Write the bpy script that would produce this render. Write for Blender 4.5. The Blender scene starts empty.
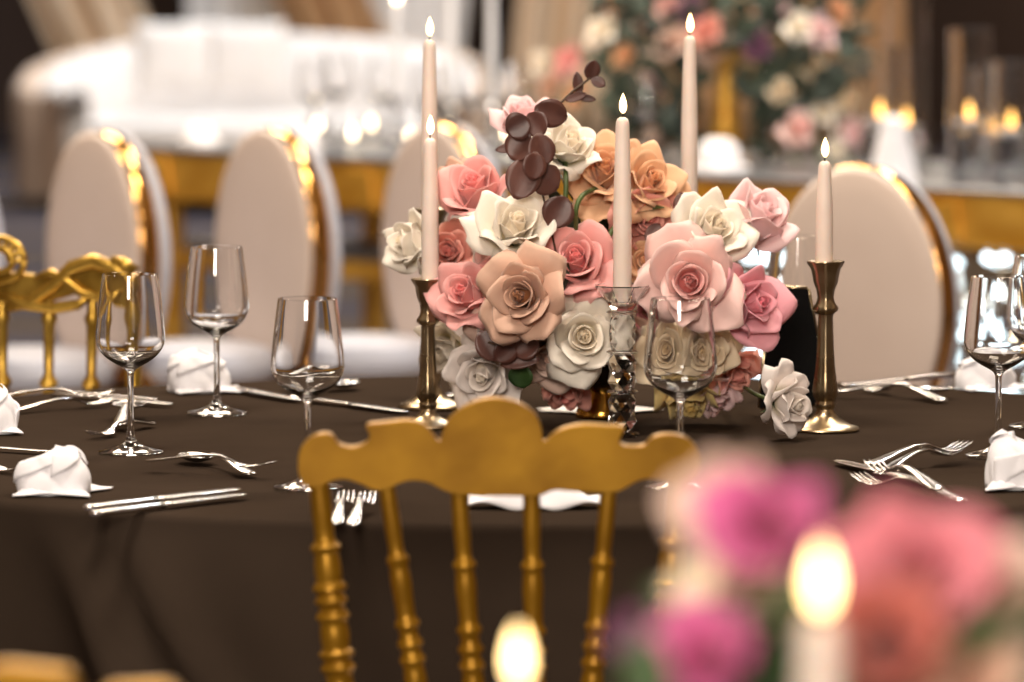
import bpy, math, random
from mathutils import Vector, Matrix, Quaternion
from math import sin, cos, pi, radians as R
scene = bpy.context.scene
COL = scene.collection
rnd = random.Random(7)

# ---------------------------------------------------------------- camera
FPX, CAMZ = 5700.0, 1.47
TILT = math.atan(480.0 / FPX)
cd = bpy.data.cameras.new('camera'); cam = bpy.data.objects.new('camera', cd); COL.objects.link(cam)
cam.location = (0, 0, CAMZ); cam.rotation_euler = (pi / 2 - TILT, 0, 0)
cd.sensor_width = 36; cd.lens = FPX / 1024 * 36; cd.clip_end = 200; cd.clip_start = .05
cd.dof.use_dof = True; cd.dof.focus_distance = 6.92; cd.dof.aperture_fstop = 4.5
scene.camera = cam

def ray(px, py):
    a = (px - 512) / FPX; b = -(py - 341) / FPX
    return Vector((a, cos(TILT) + b * sin(TILT), -sin(TILT) + b * cos(TILT)))
def at(px, py, Y):
    d = ray(px, py); return Vector((0, 0, CAMZ)) + d * (Y / d.y)
def ground(px, py, z=.75):
    d = ray(px, py); return Vector((0, 0, CAMZ)) + d * ((z - CAMZ) / d.z)
def ppm(Y): return FPX / Y            # pixels in a metre at distance Y

# ---------------------------------------------------------------- mesh helper
class MB:
    def __init__(s): s.v = []; s.f = []; s.sm = []; s.c = []
    def add(s, vs, fs, smooth=True, M=None, col=None):
        n = len(s.v)
        for i, p in enumerate(vs):
            p = Vector(p)
            s.v.append(M @ p if M is not None else p)
            s.c.append(col[i] if col else (0, 0, 0, 1))
        for f in fs: s.f.append([i + n for i in f]); s.sm.append(smooth)
        return s
    def grid(s, fn, nu, nv, closeu=False, smooth=True, M=None, colfn=None):
        vs = []; cs = []
        for j in range(nv + 1):
            for i in range(nu if closeu else nu + 1):
                u, v = i / nu, j / nv
                vs.append(fn(u, v)); cs.append(colfn(u, v) if colfn else (0, 0, 0, 1))
        w = nu if closeu else nu + 1
        fs = []
        for j in range(nv):
            for i in range(nu):
                a = j * w + i; b = j * w + (i + 1) % w
                fs.append((a, b, b + w, a + w))
        return s.add(vs, fs, smooth, M, cs)
    def lathe(s, prof, seg=32, M=None, smooth=True, lobes=0, amp=0, rot=0):
        vs = []; fs = []; P = [prof[0]]; gaps = set()
        for k in range(1, len(prof)):
            P.append(prof[k])
            if smooth and k < len(prof) - 1:
                a = Vector((prof[k][0] - prof[k - 1][0], prof[k][1] - prof[k - 1][1])); b = Vector((prof[k + 1][0] - prof[k][0], prof[k + 1][1] - prof[k][1]))
                if a.length > 1e-7 and b.length > 1e-7 and a.angle(b) > .75: gaps.add(len(P) - 1); P.append(prof[k])
        prof = P
        for r, z in prof:
            for i in range(seg):
                t = 2 * pi * i / seg + rot
                q = r * (1 + amp * cos(lobes * t)) if lobes else r
                vs.append((q * cos(t), q * sin(t), z))
        for j in range(len(prof) - 1):
            if j in gaps: continue
            for i in range(seg):
                a = j * seg + i; b = j * seg + (i + 1) % seg
                fs.append((a, b, b + seg, a + seg))
        if prof[0][0] > 1e-6: fs.append(tuple(reversed(range(seg))))
        if prof[-1][0] > 1e-6: fs.append(tuple(range((len(prof) - 1) * seg, len(prof) * seg)))
        return s.add(vs, fs, smooth, M)
    def tube(s, pts, rad, seg=8, M=None, flat=1.0, cap=True):
        pts = [Vector(p) for p in pts]; n = len(pts)
        if not hasattr(rad, '__len__'): rad = [rad] * n
        vs = []; fs = []; up = None
        for k, p in enumerate(pts):
            t = (pts[min(k + 1, n - 1)] - pts[max(k - 1, 0)]).normalized()
            if up is None: up = Vector((0, 0, 1)) if abs(t.z) < .9 else Vector((0, 1, 0))
            a = (up - t * up.dot(t)).normalized(); b = t.cross(a); up = a
            for i in range(seg):
                q = 2 * pi * i / seg
                vs.append(p + a * (cos(q) * rad[k] * flat) + b * (sin(q) * rad[k]))
        for j in range(n - 1):
            for i in range(seg):
                x = j * seg + i; y = j * seg + (i + 1) % seg
                fs.append((x, y, y + seg, x + seg))
        if cap: fs += [tuple(reversed(range(seg))), tuple(range((n - 1) * seg, n * seg))]
        return s.add(vs, fs, True, M)
    def box(s, c, d, M=None):
        x, y, z = c; a, b, e = d[0] / 2, d[1] / 2, d[2] / 2
        vs = [(x + i * a, y + j * b, z + k * e) for k in (-1, 1) for j in (-1, 1) for i in (-1, 1)]
        return s.add(vs, [(0, 2, 3, 1), (4, 5, 7, 6), (0, 1, 5, 4), (2, 6, 7, 3), (0, 4, 6, 2), (1, 3, 7, 5)], False, M)
    def prism(s, poly, y0, y1, M=None):
        """closed outline in XZ pushed along Y"""
        n = len(poly)
        vs = [(p[0], y0, p[1]) for p in poly] + [(p[0], y1, p[1]) for p in poly]
        fs = [tuple(range(n)), tuple(reversed(range(n, 2 * n)))]
        fs += [(i, i + n, (i + 1) % n + n, (i + 1) % n) for i in range(n)]
        return s.add(vs, fs, False, M)
    def mesh(s, name, mat, col=False):
        me = bpy.data.meshes.new(name)
        me.from_pydata([tuple(p) for p in s.v], [], s.f)
        me.polygons.foreach_set('use_smooth', s.sm)
        if col:
            ca = me.color_attributes.new('pigment', 'FLOAT_COLOR', 'POINT')
            flat = [x for c in s.c for x in c]; ca.data.foreach_set('color', flat)
        me.materials.append(mat); me.update()
        return me

def link(name, me, parent=None, loc=(0, 0, 0)):
    o = bpy.data.objects.new(name, me); COL.objects.link(o); o.location = loc
    if parent: o.parent = parent
    return o
def tag(o, label=None, cat=None, group=None, kind=None):
    if label: o['label'] = label
    if cat: o['category'] = cat
    if group: o['group'] = group
    if kind: o['kind'] = kind
    return o
def thing(name, label, cat, loc=(0, 0, 0), rz=0, group=None):
    o = bpy.data.objects.new(name, None); COL.objects.link(o)
    o.empty_display_size = .05
    o.location = loc; o.rotation_euler = (0, 0, rz); return tag(o, label, cat, group)
def part(root, name, mb, mat, world=False, col=False, mods=None):
    """mesh part under root; world=True when the shape was drawn in world coordinates"""
    if world:
        off = Vector(root.location); mb.v = [p - off for p in mb.v]
    o = link(name, mb.mesh(name, mat, col), root)
    for k, kw in (mods or []): 
        m = o.modifiers.new(k, k)
        for a, b in kw.items(): setattr(m, a, b)
    return o
def kids(o): return [c for c in COL.objects if c.parent == o]
def dup(root, loc, rz=None, label=None, group=None, scale=None):
    r = root.copy(); COL.objects.link(r); r.location = loc
    if rz is not None: r.rotation_euler = (0, 0, rz)
    if scale: r.scale = (scale,) * 3
    if label: r['label'] = label
    if group: r['group'] = group
    for ch in kids(root):
        c = ch.copy(); COL.objects.link(c); c.parent = r
        for g in kids(ch):
            d = g.copy(); COL.objects.link(d); d.parent = c
    return r
def align(d):
    """rotation taking +Z to direction d"""
    return Vector(d).normalized().to_track_quat('Z', 'Y').to_matrix().to_4x4()
SOL = lambda t, off=0: ('SOLIDIFY', dict(thickness=t, offset=off))
SUB = lambda n=1: ('SUBSURF', dict(levels=n, render_levels=n))
BEV = lambda w, n=2: ('BEVEL', dict(width=w, segments=n, limit_method='ANGLE', angle_limit=R(35)))

# ---------------------------------------------------------------- materials
def srgb(*c):
    return tuple(((x / 255) / 12.92 if x / 255 <= .04045 else ((x / 255 + .055) / 1.055) ** 2.4) for x in c) + (1,)
def mat(name, col, rough=.5, metal=0, **kw):
    m = bpy.data.materials.new(name); m.use_nodes = True
    b = m.node_tree.nodes['Principled BSDF']
    b.inputs['Base Color'].default_value = col; b.inputs['Roughness'].default_value = rough
    b.inputs['Metallic'].default_value = metal
    for k, v in kw.items():
        b.inputs[k.replace('_', ' ')].default_value = v
    return m
def N(m, t, **kw):
    n = m.node_tree.nodes.new(t)
    for k, v in kw.items(): setattr(n, k, v)
    return n
def L(m, a, b): m.node_tree.links.new(a, b)
def B(m): return m.node_tree.nodes['Principled BSDF']
def varied(m, c0, c1, scale=8, detail=3, bump=0, bscale=None, stretch=None, dist=.01, rough=None):
    """noise between two colours, and a noise bump"""
    tc = N(m, 'ShaderNodeTexCoord'); mp = N(m, 'ShaderNodeMapping'); L(m, tc.outputs['Object'], mp.inputs[0])
    if stretch: mp.inputs['Scale'].default_value = stretch
    n = N(m, 'ShaderNodeTexNoise'); n.inputs['Scale'].default_value = scale; n.inputs['Detail'].default_value = detail
    L(m, mp.outputs[0], n.inputs['Vector'])
    r = N(m, 'ShaderNodeValToRGB'); r.color_ramp.elements[0].color = c0; r.color_ramp.elements[1].color = c1
    r.color_ramp.elements[0].position = .3; r.color_ramp.elements[1].position = .7
    L(m, n.outputs['Fac'], r.inputs[0]); L(m, r.outputs[0], B(m).inputs['Base Color'])
    if rough:
        q = N(m, 'ShaderNodeMapRange'); q.inputs[3].default_value = rough[0]; q.inputs[4].default_value = rough[1]
        L(m, n.outputs['Fac'], q.inputs[0]); L(m, q.outputs[0], B(m).inputs['Roughness'])
    if bump:
        n2 = N(m, 'ShaderNodeTexNoise'); n2.inputs['Scale'].default_value = bscale or scale; n2.inputs['Detail'].default_value = 4
        L(m, mp.outputs[0], n2.inputs['Vector'])
        bp = N(m, 'ShaderNodeBump'); bp.inputs['Strength'].default_value = bump; bp.inputs['Distance'].default_value = dist
        L(m, n2.outputs['Fac'], bp.inputs['Height']); L(m, bp.outputs[0], B(m).inputs['Normal'])
    return m
def emit(name, col, strength):
    m = mat(name, (0, 0, 0, 1)); b = B(m)
    b.inputs['Emission Color'].default_value = col; b.inputs['Emission Strength'].default_value = strength
    return m
def glass(name, col=(1, 1, 1, 1), ior=1.5, rough=0):
    return mat(name, col, rough, 0, Transmission_Weight=1, IOR=ior)

M_cloth = varied(mat('brown_satin', srgb(53, 43, 36), .6, Specular_IOR_Level=0), srgb(48, 39, 32), srgb(58, 48, 40), 3, 3, .25, 14, None, .004)
M_gold = varied(mat('gold_paint', srgb(150, 106, 14), .34, .6), srgb(134, 92, 9), srgb(160, 116, 20), 14, 3, .08, 60, None, .002, (.3, .45))
M_antique = varied(mat('antique_gold', srgb(190, 150, 60), .28, .8), srgb(150, 112, 36), srgb(210, 170, 76), 20, 3, .15, 50, None, .002, (.22, .4))
M_brass = varied(mat('aged_brass', srgb(168, 148, 116), .28, 1), srgb(148, 128, 98), srgb(188, 168, 136), 18, 3, .06, 70, None, .002, (.2, .36))
M_polish = mat('polished_gold', srgb(226, 170, 96), .13, 1)
M_foot = mat('polished_gold_foot', srgb(190, 140, 60), .16, 1)
M_silver = varied(mat('stainless_steel', srgb(205, 200, 195), .17, 1), srgb(196, 190, 186), srgb(214, 210, 206), 30, 2, 0, None, None, .01, (.12, .24))
M_glass = glass('clear_glass', (1, 1, 1, 1), 1.5)
M_crystal = glass('cut_crystal', (1, 1, 1, 1), 1.42)
M_wax = varied(mat('candle_wax', srgb(236, 217, 203), .45, Subsurface_Weight=.25, Subsurface_Scale=.01), srgb(232, 212, 198), srgb(240, 222, 209), 20, 2, .05, 40)
M_wax.node_tree.nodes['Principled BSDF'].inputs['Subsurface Radius'].default_value = (1, .5, .3)
M_wick = mat('charred_wick', srgb(40, 26, 20), .9)
M_napkin = varied(mat('white_napkin_linen', srgb(236, 234, 238), .8, Sheen_Weight=.2), srgb(232, 230, 234), srgb(241, 239, 243), 20, 2, .15, 300, None, .001)
M_paper = varied(mat('white_paper', srgb(243, 238, 232), .7), srgb(240, 235, 229), srgb(245, 241, 236), 5, 2, .05, 80)
M_black = varied(mat('black_board', srgb(9, 8, 8), .8, Specular_IOR_Level=.1), srgb(8, 7, 7), srgb(12, 11, 10), 9, 2, .1, 60)
M_bowl = varied(mat('dark_bowl', srgb(30, 20, 16), .22), srgb(26, 17, 13), srgb(36, 24, 19), 12, 2, .05, 20)
M_stem = varied(mat('rose_stem', srgb(62, 78, 34), .5), srgb(52, 66, 28), srgb(78, 96, 44), 25, 2, .1, 90)
M_leaf = varied(mat('rose_leaf', srgb(44, 70, 30), .5), srgb(34, 56, 24), srgb(54, 82, 36), 30, 3, .3, 90, None, .002)
M_foliage = varied(mat('dark_foliage', srgb(34, 42, 26), .5), srgb(24, 30, 20), srgb(52, 62, 36), 12, 3, .2, 60)
M_euc = varied(mat('burgundy_eucalyptus', srgb(84, 50, 44), .42), srgb(66, 38, 34), srgb(100, 62, 52), 22, 3, .3, 60, None, .002)
M_brown = mat('brown_twig', srgb(70, 50, 34), .6)
M_flame = emit('flame', (1, .66, .28, 1), 8)
M_flame_hot = emit('flame_bright', (1, .80, .52, 1), 14)

def petal_mat(name, outer, inner, base, tr=.2):
    """petal pigment: the vertex attribute holds (height along the petal, how far out the petal is)"""
    m = mat(name, outer, .6, 0, Sheen_Weight=.2, Specular_IOR_Level=.3)
    b = B(m); nt = m.node_tree
    vc = N(m, 'ShaderNodeVertexColor', layer_name='pigment'); sp = N(m, 'ShaderNodeSeparateColor'); L(m, vc.outputs[0], sp.inputs[0])
    mx = N(m, 'ShaderNodeMix', data_type='RGBA'); mx.inputs[6].default_value = inner; mx.inputs[7].default_value = outer
    mr = N(m, 'ShaderNodeMapRange'); mr.inputs[1].default_value = .05; mr.inputs[2].default_value = .6
    L(m, sp.outputs[1], mr.inputs[0]); L(m, mr.outputs[0], mx.inputs[0])
    m2 = N(m, 'ShaderNodeMix', data_type='RGBA'); m2.inputs[6].default_value = base
    r2 = N(m, 'ShaderNodeMapRange'); r2.inputs[1].default_value = 0; r2.inputs[2].default_value = .45
    L(m, sp.outputs[0], r2.inputs[0]); L(m, r2.outputs[0], m2.inputs[0]); L(m, mx.outputs[2], m2.inputs[7])
    n = N(m, 'ShaderNodeTexNoise'); n.inputs['Scale'].default_value = 45; n.inputs['Detail'].default_value = 3
    tc = N(m, 'ShaderNodeTexCoord'); L(m, tc.outputs['Object'], n.inputs['Vector'])
    hs = N(m, 'ShaderNodeHueSaturation'); v = N(m, 'ShaderNodeMapRange'); v.inputs[3].default_value = .9; v.inputs[4].default_value = 1.08
    L(m, n.outputs['Fac'], v.inputs[0]); L(m, v.outputs[0], hs.inputs['Value']); L(m, m2.outputs[2], hs.inputs['Color'])
    L(m, hs.outputs[0], b.inputs['Base Color'])
    bp = N(m, 'ShaderNodeBump'); bp.inputs['Strength'].default_value = .25; bp.inputs['Distance'].default_value = .002
    L(m, n.outputs['Fac'], bp.inputs['Height']); L(m, bp.outputs[0], b.inputs['Normal'])
    t = N(m, 'ShaderNodeBsdfTranslucent'); L(m, hs.outputs[0], t.inputs['Color'])
    ms = N(m, 'ShaderNodeMixShader'); ms.inputs[0].default_value = tr
    out = [k for k in nt.nodes if k.type == 'OUTPUT_MATERIAL'][0]
    L(m, b.outputs[0], ms.inputs[1]); L(m, t.outputs[0], ms.inputs[2]); L(m, ms.outputs[0], out.inputs[0])
    return m
PET = {
 'ivory': petal_mat('ivory_petals', srgb(254, 246, 233), srgb(253, 235, 204), srgb(236, 222, 160)),
 'blush': petal_mat('blush_petals', srgb(252, 216, 208), srgb(240, 142, 136), srgb(248, 214, 190)),
 'pink': petal_mat('pink_petals', srgb(248, 186, 180), srgb(240, 124, 122), srgb(246, 200, 170)),
 'rose': petal_mat('rose_pink_petals', srgb(247, 178, 188), srgb(236, 116, 130), srgb(246, 200, 180)),
 'pale': petal_mat('pale_pink_petals', srgb(250, 218, 218), srgb(245, 190, 192), srgb(240, 190, 160)),
 'peach': petal_mat('peach_petals', srgb(246, 200, 158), srgb(226, 150, 98), srgb(242, 166, 70)),
 'dusty': petal_mat('dusty_toffee_petals', srgb(228, 188, 164), srgb(168, 108, 68), srgb(228, 164, 84)),
 'mauve': petal_mat('mauve_petals', srgb(230, 200, 184), srgb(206, 160, 140), srgb(206, 160, 110)),
 'coral': petal_mat('coral_petals', srgb(244, 176, 160), srgb(232, 128, 118), srgb(240, 170, 110)),
 'cream': petal_mat('cream_petals', srgb(244, 226, 196), srgb(232, 200, 150), srgb(222, 196, 110)),
 'yellow': petal_mat('yellow_cream_petals', srgb(232, 206, 140), srgb(220, 180, 96), srgb(206, 184, 80)),
 'white': petal_mat('white_petals', srgb(246, 236, 230), srgb(240, 226, 208), srgb(226, 216, 180)),
 'magenta': petal_mat('magenta_petals', srgb(212, 104, 158), srgb(190, 46, 116), srgb(230, 120, 160)),
 'deep': petal_mat('deep_pink_petals', srgb(218, 132, 144), srgb(196, 88, 104), srgb(220, 150, 140)),
 'brick': petal_mat('brick_coral_petals', srgb(184, 100, 88), srgb(156, 68, 62), srgb(190, 110, 80)),
 'plum': petal_mat('plum_petals', srgb(130, 78, 110), srgb(90, 44, 76), srgb(110, 70, 80)),
}

# ---------------------------------------------------------------- rose builder
def bloom_mb(n=20, o=.6, seed=0, nu=8, nv=9, pointy=.5):
    """rose head, base at the origin, opening along +Z, real size about 8 cm across"""
    r = random.Random(seed); mb = MB()
    mb.lathe([(.0001, .002), (.008, .004), (.011, .012), (.009, .022), (.0045, .030), (.0001, .033)], 10)
    mb.c[:] = [(.6, 0, 0, 1)] * len(mb.c)
    for i in range(n):
        t = i / (n - 1)
        phi = i * 2.39996 + r.uniform(-.25, .25)
        op = t ** 1.9
        Lp = (.040 + .017 * op) * r.uniform(.93, 1.07)
        # direction angle of the petal's mid line from the axis, at base / middle / tip
        a0 = R(22 + 50 * op); a1 = R(-12 + (18 + 62 * o) * op + r.uniform(-6, 6)); a2 = R(-2 + (40 + 85 * o) * op + r.uniform(-10, 12))
        S = 24; rr = .0012 + .0055 * t; zz = .003 * (1 - t); prof = [(rr, zz)]
        for k in range(S):
            v = (k + .5) / S
            an = a0 + (a1 - a0) * min(1, v / .45) if v < .45 else a1 + (a2 - a1) * ((v - .45) / .55) ** 1.6
            rr = rr + Lp / S * sin(an); zz = zz + Lp / S * cos(an); prof.append((max(rr, .0008), zz))
        Wd = Lp * (.50 + .12 * op); wrap = 1.05 + .75 * op * o
        tw = r.uniform(-.25, .25); rag = r.uniform(0, 6.28); roll = (.08 + .50 * op) * (.5 + o) * r.uniform(.7, 1.3); pt = pointy * r.uniform(.6, 1.3)
        def fn(u, v, prof=prof, Wd=Wd, wrap=wrap, tw=tw, rag=rag, roll=roll, op=op, phi=phi, pt=pt):
            q = 2 * u - 1
            ve = v * (1 - (.30 - .06 * pt * op) * abs(q) ** (2.4 - 1.1 * pt * op) - .10 * pt * op * abs(q))
            x = min(max(ve, 0), 1) * 24; k = min(int(x), 23); f = x - k
            rc = prof[k][0] * (1 - f) + prof[k + 1][0] * f; zc = prof[k][1] * (1 - f) + prof[k + 1][1] * f
            w = Wd * (.22 + .78 * sin(min(1, (v * 1.15 + .02)) * pi / 2) ** .9) * (1 - (.22 + .20 * pt * op) * (max(0, v - .6) / .4) ** 1.3)
            rho = max(rc * wrap, .004) + .012 * op
            be = max(-2.0, min(2.0, q * w / rho))
            lat = rho * sin(be); inn = rho * (1 - cos(be))
            e = abs(q) ** 3 * v * v
            rad = rc - inn + roll * w * e * .75 + .0022 * sin(4 * q + rag) * v * op
            z = zc - roll * w * e * .55 + tw * .02 * q * v + (.0012 + .0016 * op) * sin(5 * q + rag * 2) * v
            return (rad * cos(phi) - lat * sin(phi), rad * sin(phi) + lat * cos(phi), z)
        mb.grid(fn, nu, nv, colfn=lambda u, v, t=t: (v, t, 0, 1))
    return mb
def calyx_mb():
    mb = MB()
    mb.lathe([(.0001, -.008), (.005, -.006), (.0065, 0), (.0055, .004), (.0001, .006)], 10)
    for k in range(5):
        a = k * 2 * pi / 5
        def fn(u, v, a=a):
            q = (2 * u - 1) * .0042 * (1 - v) ** .7; rr = .005 + .020 * v; z = .002 - .010 * v * v + .002 * (2 * u - 1) ** 2
            return (rr * cos(a) - q * sin(a), rr * sin(a) + q * cos(a), z)
        mb.grid(fn, 3, 6)
    return mb
def leaf_grid(mb, base, tip, width, up, fold=.25, nu=6, nv=8, curl=.12, rnded=False):
    base = Vector(base); tip = Vector(tip); ax = tip - base; Ln = ax.length; t = ax.normalized()
    n = (Vector(up) - t * Vector(up).dot(t)).normalized(); s_ = t.cross(n)
    def fn(u, v):
        q = 2 * u - 1
        w = width * ((sin(pi * min(1, v * .98 + .01)) ** .6) if rnded else (sin(pi * v ** .8) ** .9 * (1 - .1 * v)))
        return base + ax * v + s_ * (q * w) + n * (fold * abs(q) * w - curl * Ln * v * v)
    return mb.grid(fn, nu, nv)
BLOOMS = {}
def get_bloom(n, o, seed, nu, nv, pointy=.5):
    k = (n, round(o, 2), seed, nu, nv, pointy)
    if k not in BLOOMS:
        mb = bloom_mb(n, o, seed, nu, nv, pointy)
        BLOOMS[k] = (mb, 2 * sorted(math.hypot(p.x, p.y) for p in mb.v)[int(len(mb.v) * .985)])
    return BLOOMS[k]
def rose(label, px, py, D, Y, d, colour, o, stem_to, group, n=20, seed=0, nu=8, nv=9, leaf=False, pointy=.6, name='rose', spin=0, via=None):
    d = Vector((d[0], -d[2], d[1])).normalized()
    src, dia = get_bloom(n, o, seed, nu, nv, pointy)
    sc = D / ppm(Y) / dia
    c = at(px, py, Y); base = c - d * (.024 * sc)
    root = thing(name, label, 'flower', base, 0, group)
    Mx = align(d) @ Matrix.Rotation(spin, 4, 'Z') @ Matrix.Scale(sc, 4)
    mb = MB(); mb.v = [Mx @ p for p in src.v]; mb.f = src.f; mb.sm = src.sm; mb.c = src.c
    part(root, 'bloom', mb, PET[colour], col=True, mods=[SOL(.0006)] if nu >= 8 else None)
    cx = calyx_mb(); cx.v = [Mx @ p for p in cx.v]; part(root, 'calyx', cx, M_leaf)
    if stem_to is not None:
        e = Vector(stem_to) - base; L0 = e.length; s = MB(); pts = []
        for k in range(9 if not via else 0):
            q = k / 8
            p0, p1, p2 = Vector((0, 0, 0)), -d * min(.3 * L0, .05), e
            pts.append(p0 * (1 - q) ** 2 + p1 * 2 * q * (1 - q) + p2 * q * q)
        if via:
            c_ = [Vector((0, 0, 0))] * 2 + [Vector(p) - base for p in via] + [e, e]; pts = []
            for j in range(1, len(c_) - 2):
                p0, p1, p2, p3 = c_[j - 1:j + 3]
                for k in range(6):
                    q = k / 6; pts.append(.5 * ((2 * p1) + (p2 - p0) * q + (2 * p0 - 5 * p1 + 4 * p2 - p3) * q * q + (3 * p1 - p0 - 3 * p2 + p3) * q ** 3))
        s.tube(pts, .0032 if via else .0028, 8); so_ = part(root, 'stem', s, M_stem)
        if leaf:
            l = MB(); b0 = pts[2]; side = Vector((rnd.choice((-1, 1)) * .8, -.5, rnd.uniform(-.2, .6))).normalized()
            leaf_grid(l, b0, b0 + side * .05, .015, (0, -.3, 1)); part(so_, 'leaf', l, M_leaf)
    return root
# ================================================================ SETTING
def structure(name, mb, m): return tag(link(name, mb.mesh(name, m)), kind='structure')
def carpet():
    m = mat('banded_carpet', srgb(90, 76, 66), .95)
    tc = N(m, 'ShaderNodeTexCoord'); mp = N(m, 'ShaderNodeMapping'); L(m, tc.outputs['Object'], mp.inputs[0])
    mp.inputs['Rotation'].default_value = (0, 0, .12)
    w = N(m, 'ShaderNodeTexWave', bands_direction='Y'); w.inputs['Scale'].default_value = .22; w.inputs['Distortion'].default_value = 2.2; w.inputs['Detail'].default_value = 2
    L(m, mp.outputs[0], w.inputs['Vector'])
    r = N(m, 'ShaderNodeValToRGB'); e = r.color_ramp.elements
    e[0].color = srgb(34, 44, 74); e[0].position = .18; e[1].color = srgb(96, 80, 70); e[1].position = .32
    x = e.new(.72); x.color = srgb(112, 96, 82); x = e.new(.86); x.color = srgb(58, 50, 50)
    L(m, w.outputs['Fac'], r.inputs[0]); L(m, r.outputs[0], B(m).inputs['Base Color'])
    n = N(m, 'ShaderNodeTexNoise'); n.inputs['Scale'].default_value = 300; bp = N(m, 'ShaderNodeBump'); bp.inputs['Strength'].default_value = .5
    L(m, tc.outputs['Object'], n.inputs['Vector']); L(m, n.outputs['Fac'], bp.inputs['Height']); L(m, bp.outputs[0], B(m).inputs['Normal'])
    return m
X0, X1, Y0, Y1, ZC = -8, 8, -3, 31, 5.2
M_wall = varied(mat('dark_brown_wall', srgb(66, 46, 36), .7), srgb(58, 40, 31), srgb(74, 52, 41), 1.2, 4, .1, 10, (1, 1, .3))
M_side = varied(mat('taupe_wall', srgb(120, 100, 84), .8), srgb(110, 92, 78), srgb(130, 108, 92), 1.5, 4, .1, 8)
M_ceil = varied(mat('ceiling_plaster', srgb(190, 176, 160), .9), srgb(184, 170, 154), srgb(196, 182, 166), 2, 2, .05, 20)
structure('floor', MB().box(((X0 + X1) / 2, (Y0 + Y1) / 2, -.05), (X1 - X0, Y1 - Y0, .1)), carpet())
structure('ceiling', MB().box(((X0 + X1) / 2, (Y0 + Y1) / 2, ZC + .05), (X1 - X0, Y1 - Y0, .1)), M_ceil)
structure('wall_back', MB().box((0, Y1 + .1, ZC / 2), (X1 - X0, .2, ZC)), M_wall)
structure('wall_left', MB().box((X0 - .1, (Y0 + Y1) / 2, ZC / 2), (.2, Y1 - Y0, ZC)), M_side)
structure('wall_right', MB().box((X1 + .1, (Y0 + Y1) / 2, ZC / 2), (.2, Y1 - Y0, ZC)), M_side)

# ---- draped curtains against the back wall
M_drape_w = varied(mat('white_voile_drape', srgb(238, 232, 228), .8), srgb(232, 226, 222), srgb(243, 238, 234), 3, 2, .2, 40, (1, 1, .1))
M_drape_c = varied(mat('cream_drape', srgb(222, 196, 164), .7), srgb(206, 176, 142), srgb(232, 210, 184), 3, 2, .2, 40, (1, 1, .1))
M_drape_t = varied(mat('tan_drape', srgb(188, 146, 100), .7), srgb(172, 130, 86), srgb(204, 164, 122), 3, 2, .2, 40, (1, 1, .1))
def drape(label, pl, pr, Y, lean, m, pleat=.11, amp=.05, group=None, top=4.4, flare=0):
    """pl, pr: pixel columns of the two edges where the drape meets the frame's top; lean: sideways run per metre upward"""
    a = at(pl, 0, Y); b = at(pr, 0, Y); z0 = a.z; w = b.x - a.x; nf = max(3, int(w / pleat))
    mb = MB()
    def fn(u, v):
        z = .02 + (top - .02) * v
        x = a.x + w * u + lean * (z - z0) + flare * (u - .5) * (z0 - z)
        return (x, Y + amp * sin(u * nf * 2 * pi) + .3 * amp * sin(u * nf * 5 + 2 * v), z)
    mb.grid(fn, nf * 10, 14)
    o = link('drape', mb.mesh('drape', m)); mo = o.modifiers.new('s', 'SOLIDIFY'); mo.thickness = .006
    return tag(o, label, 'curtain', group)
drape('cream and tan swagged drape slanting down at the far left of the back wall', 30, 140, 28.4, -.45, M_drape_c, .17, .07)
drape('white voile drape hanging behind the two pillows of the curved sofa', 188, 282, 28.8, .0, M_drape_w, .12, .04)
drape('tan pleated drape slanting right behind the right half of the curved sofa', 276, 372, 28.3, -.40, M_drape_t, .15, .07)
drape('wide bright white drape behind the tall candles left of the dark gap', 366, 470, 28.7, .12, M_drape_w, .13, .05)
drape('beige pleated drape between the dark gap and the tall floral arrangement', 520, 660, 28.5, .10, M_drape_c, .14, .07)
drape('tan drape behind the tall floral arrangement, its right edge flaring to the floor', 668, 905, 28.6, .0, M_drape_t, .16, .07, flare=.35)

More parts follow.
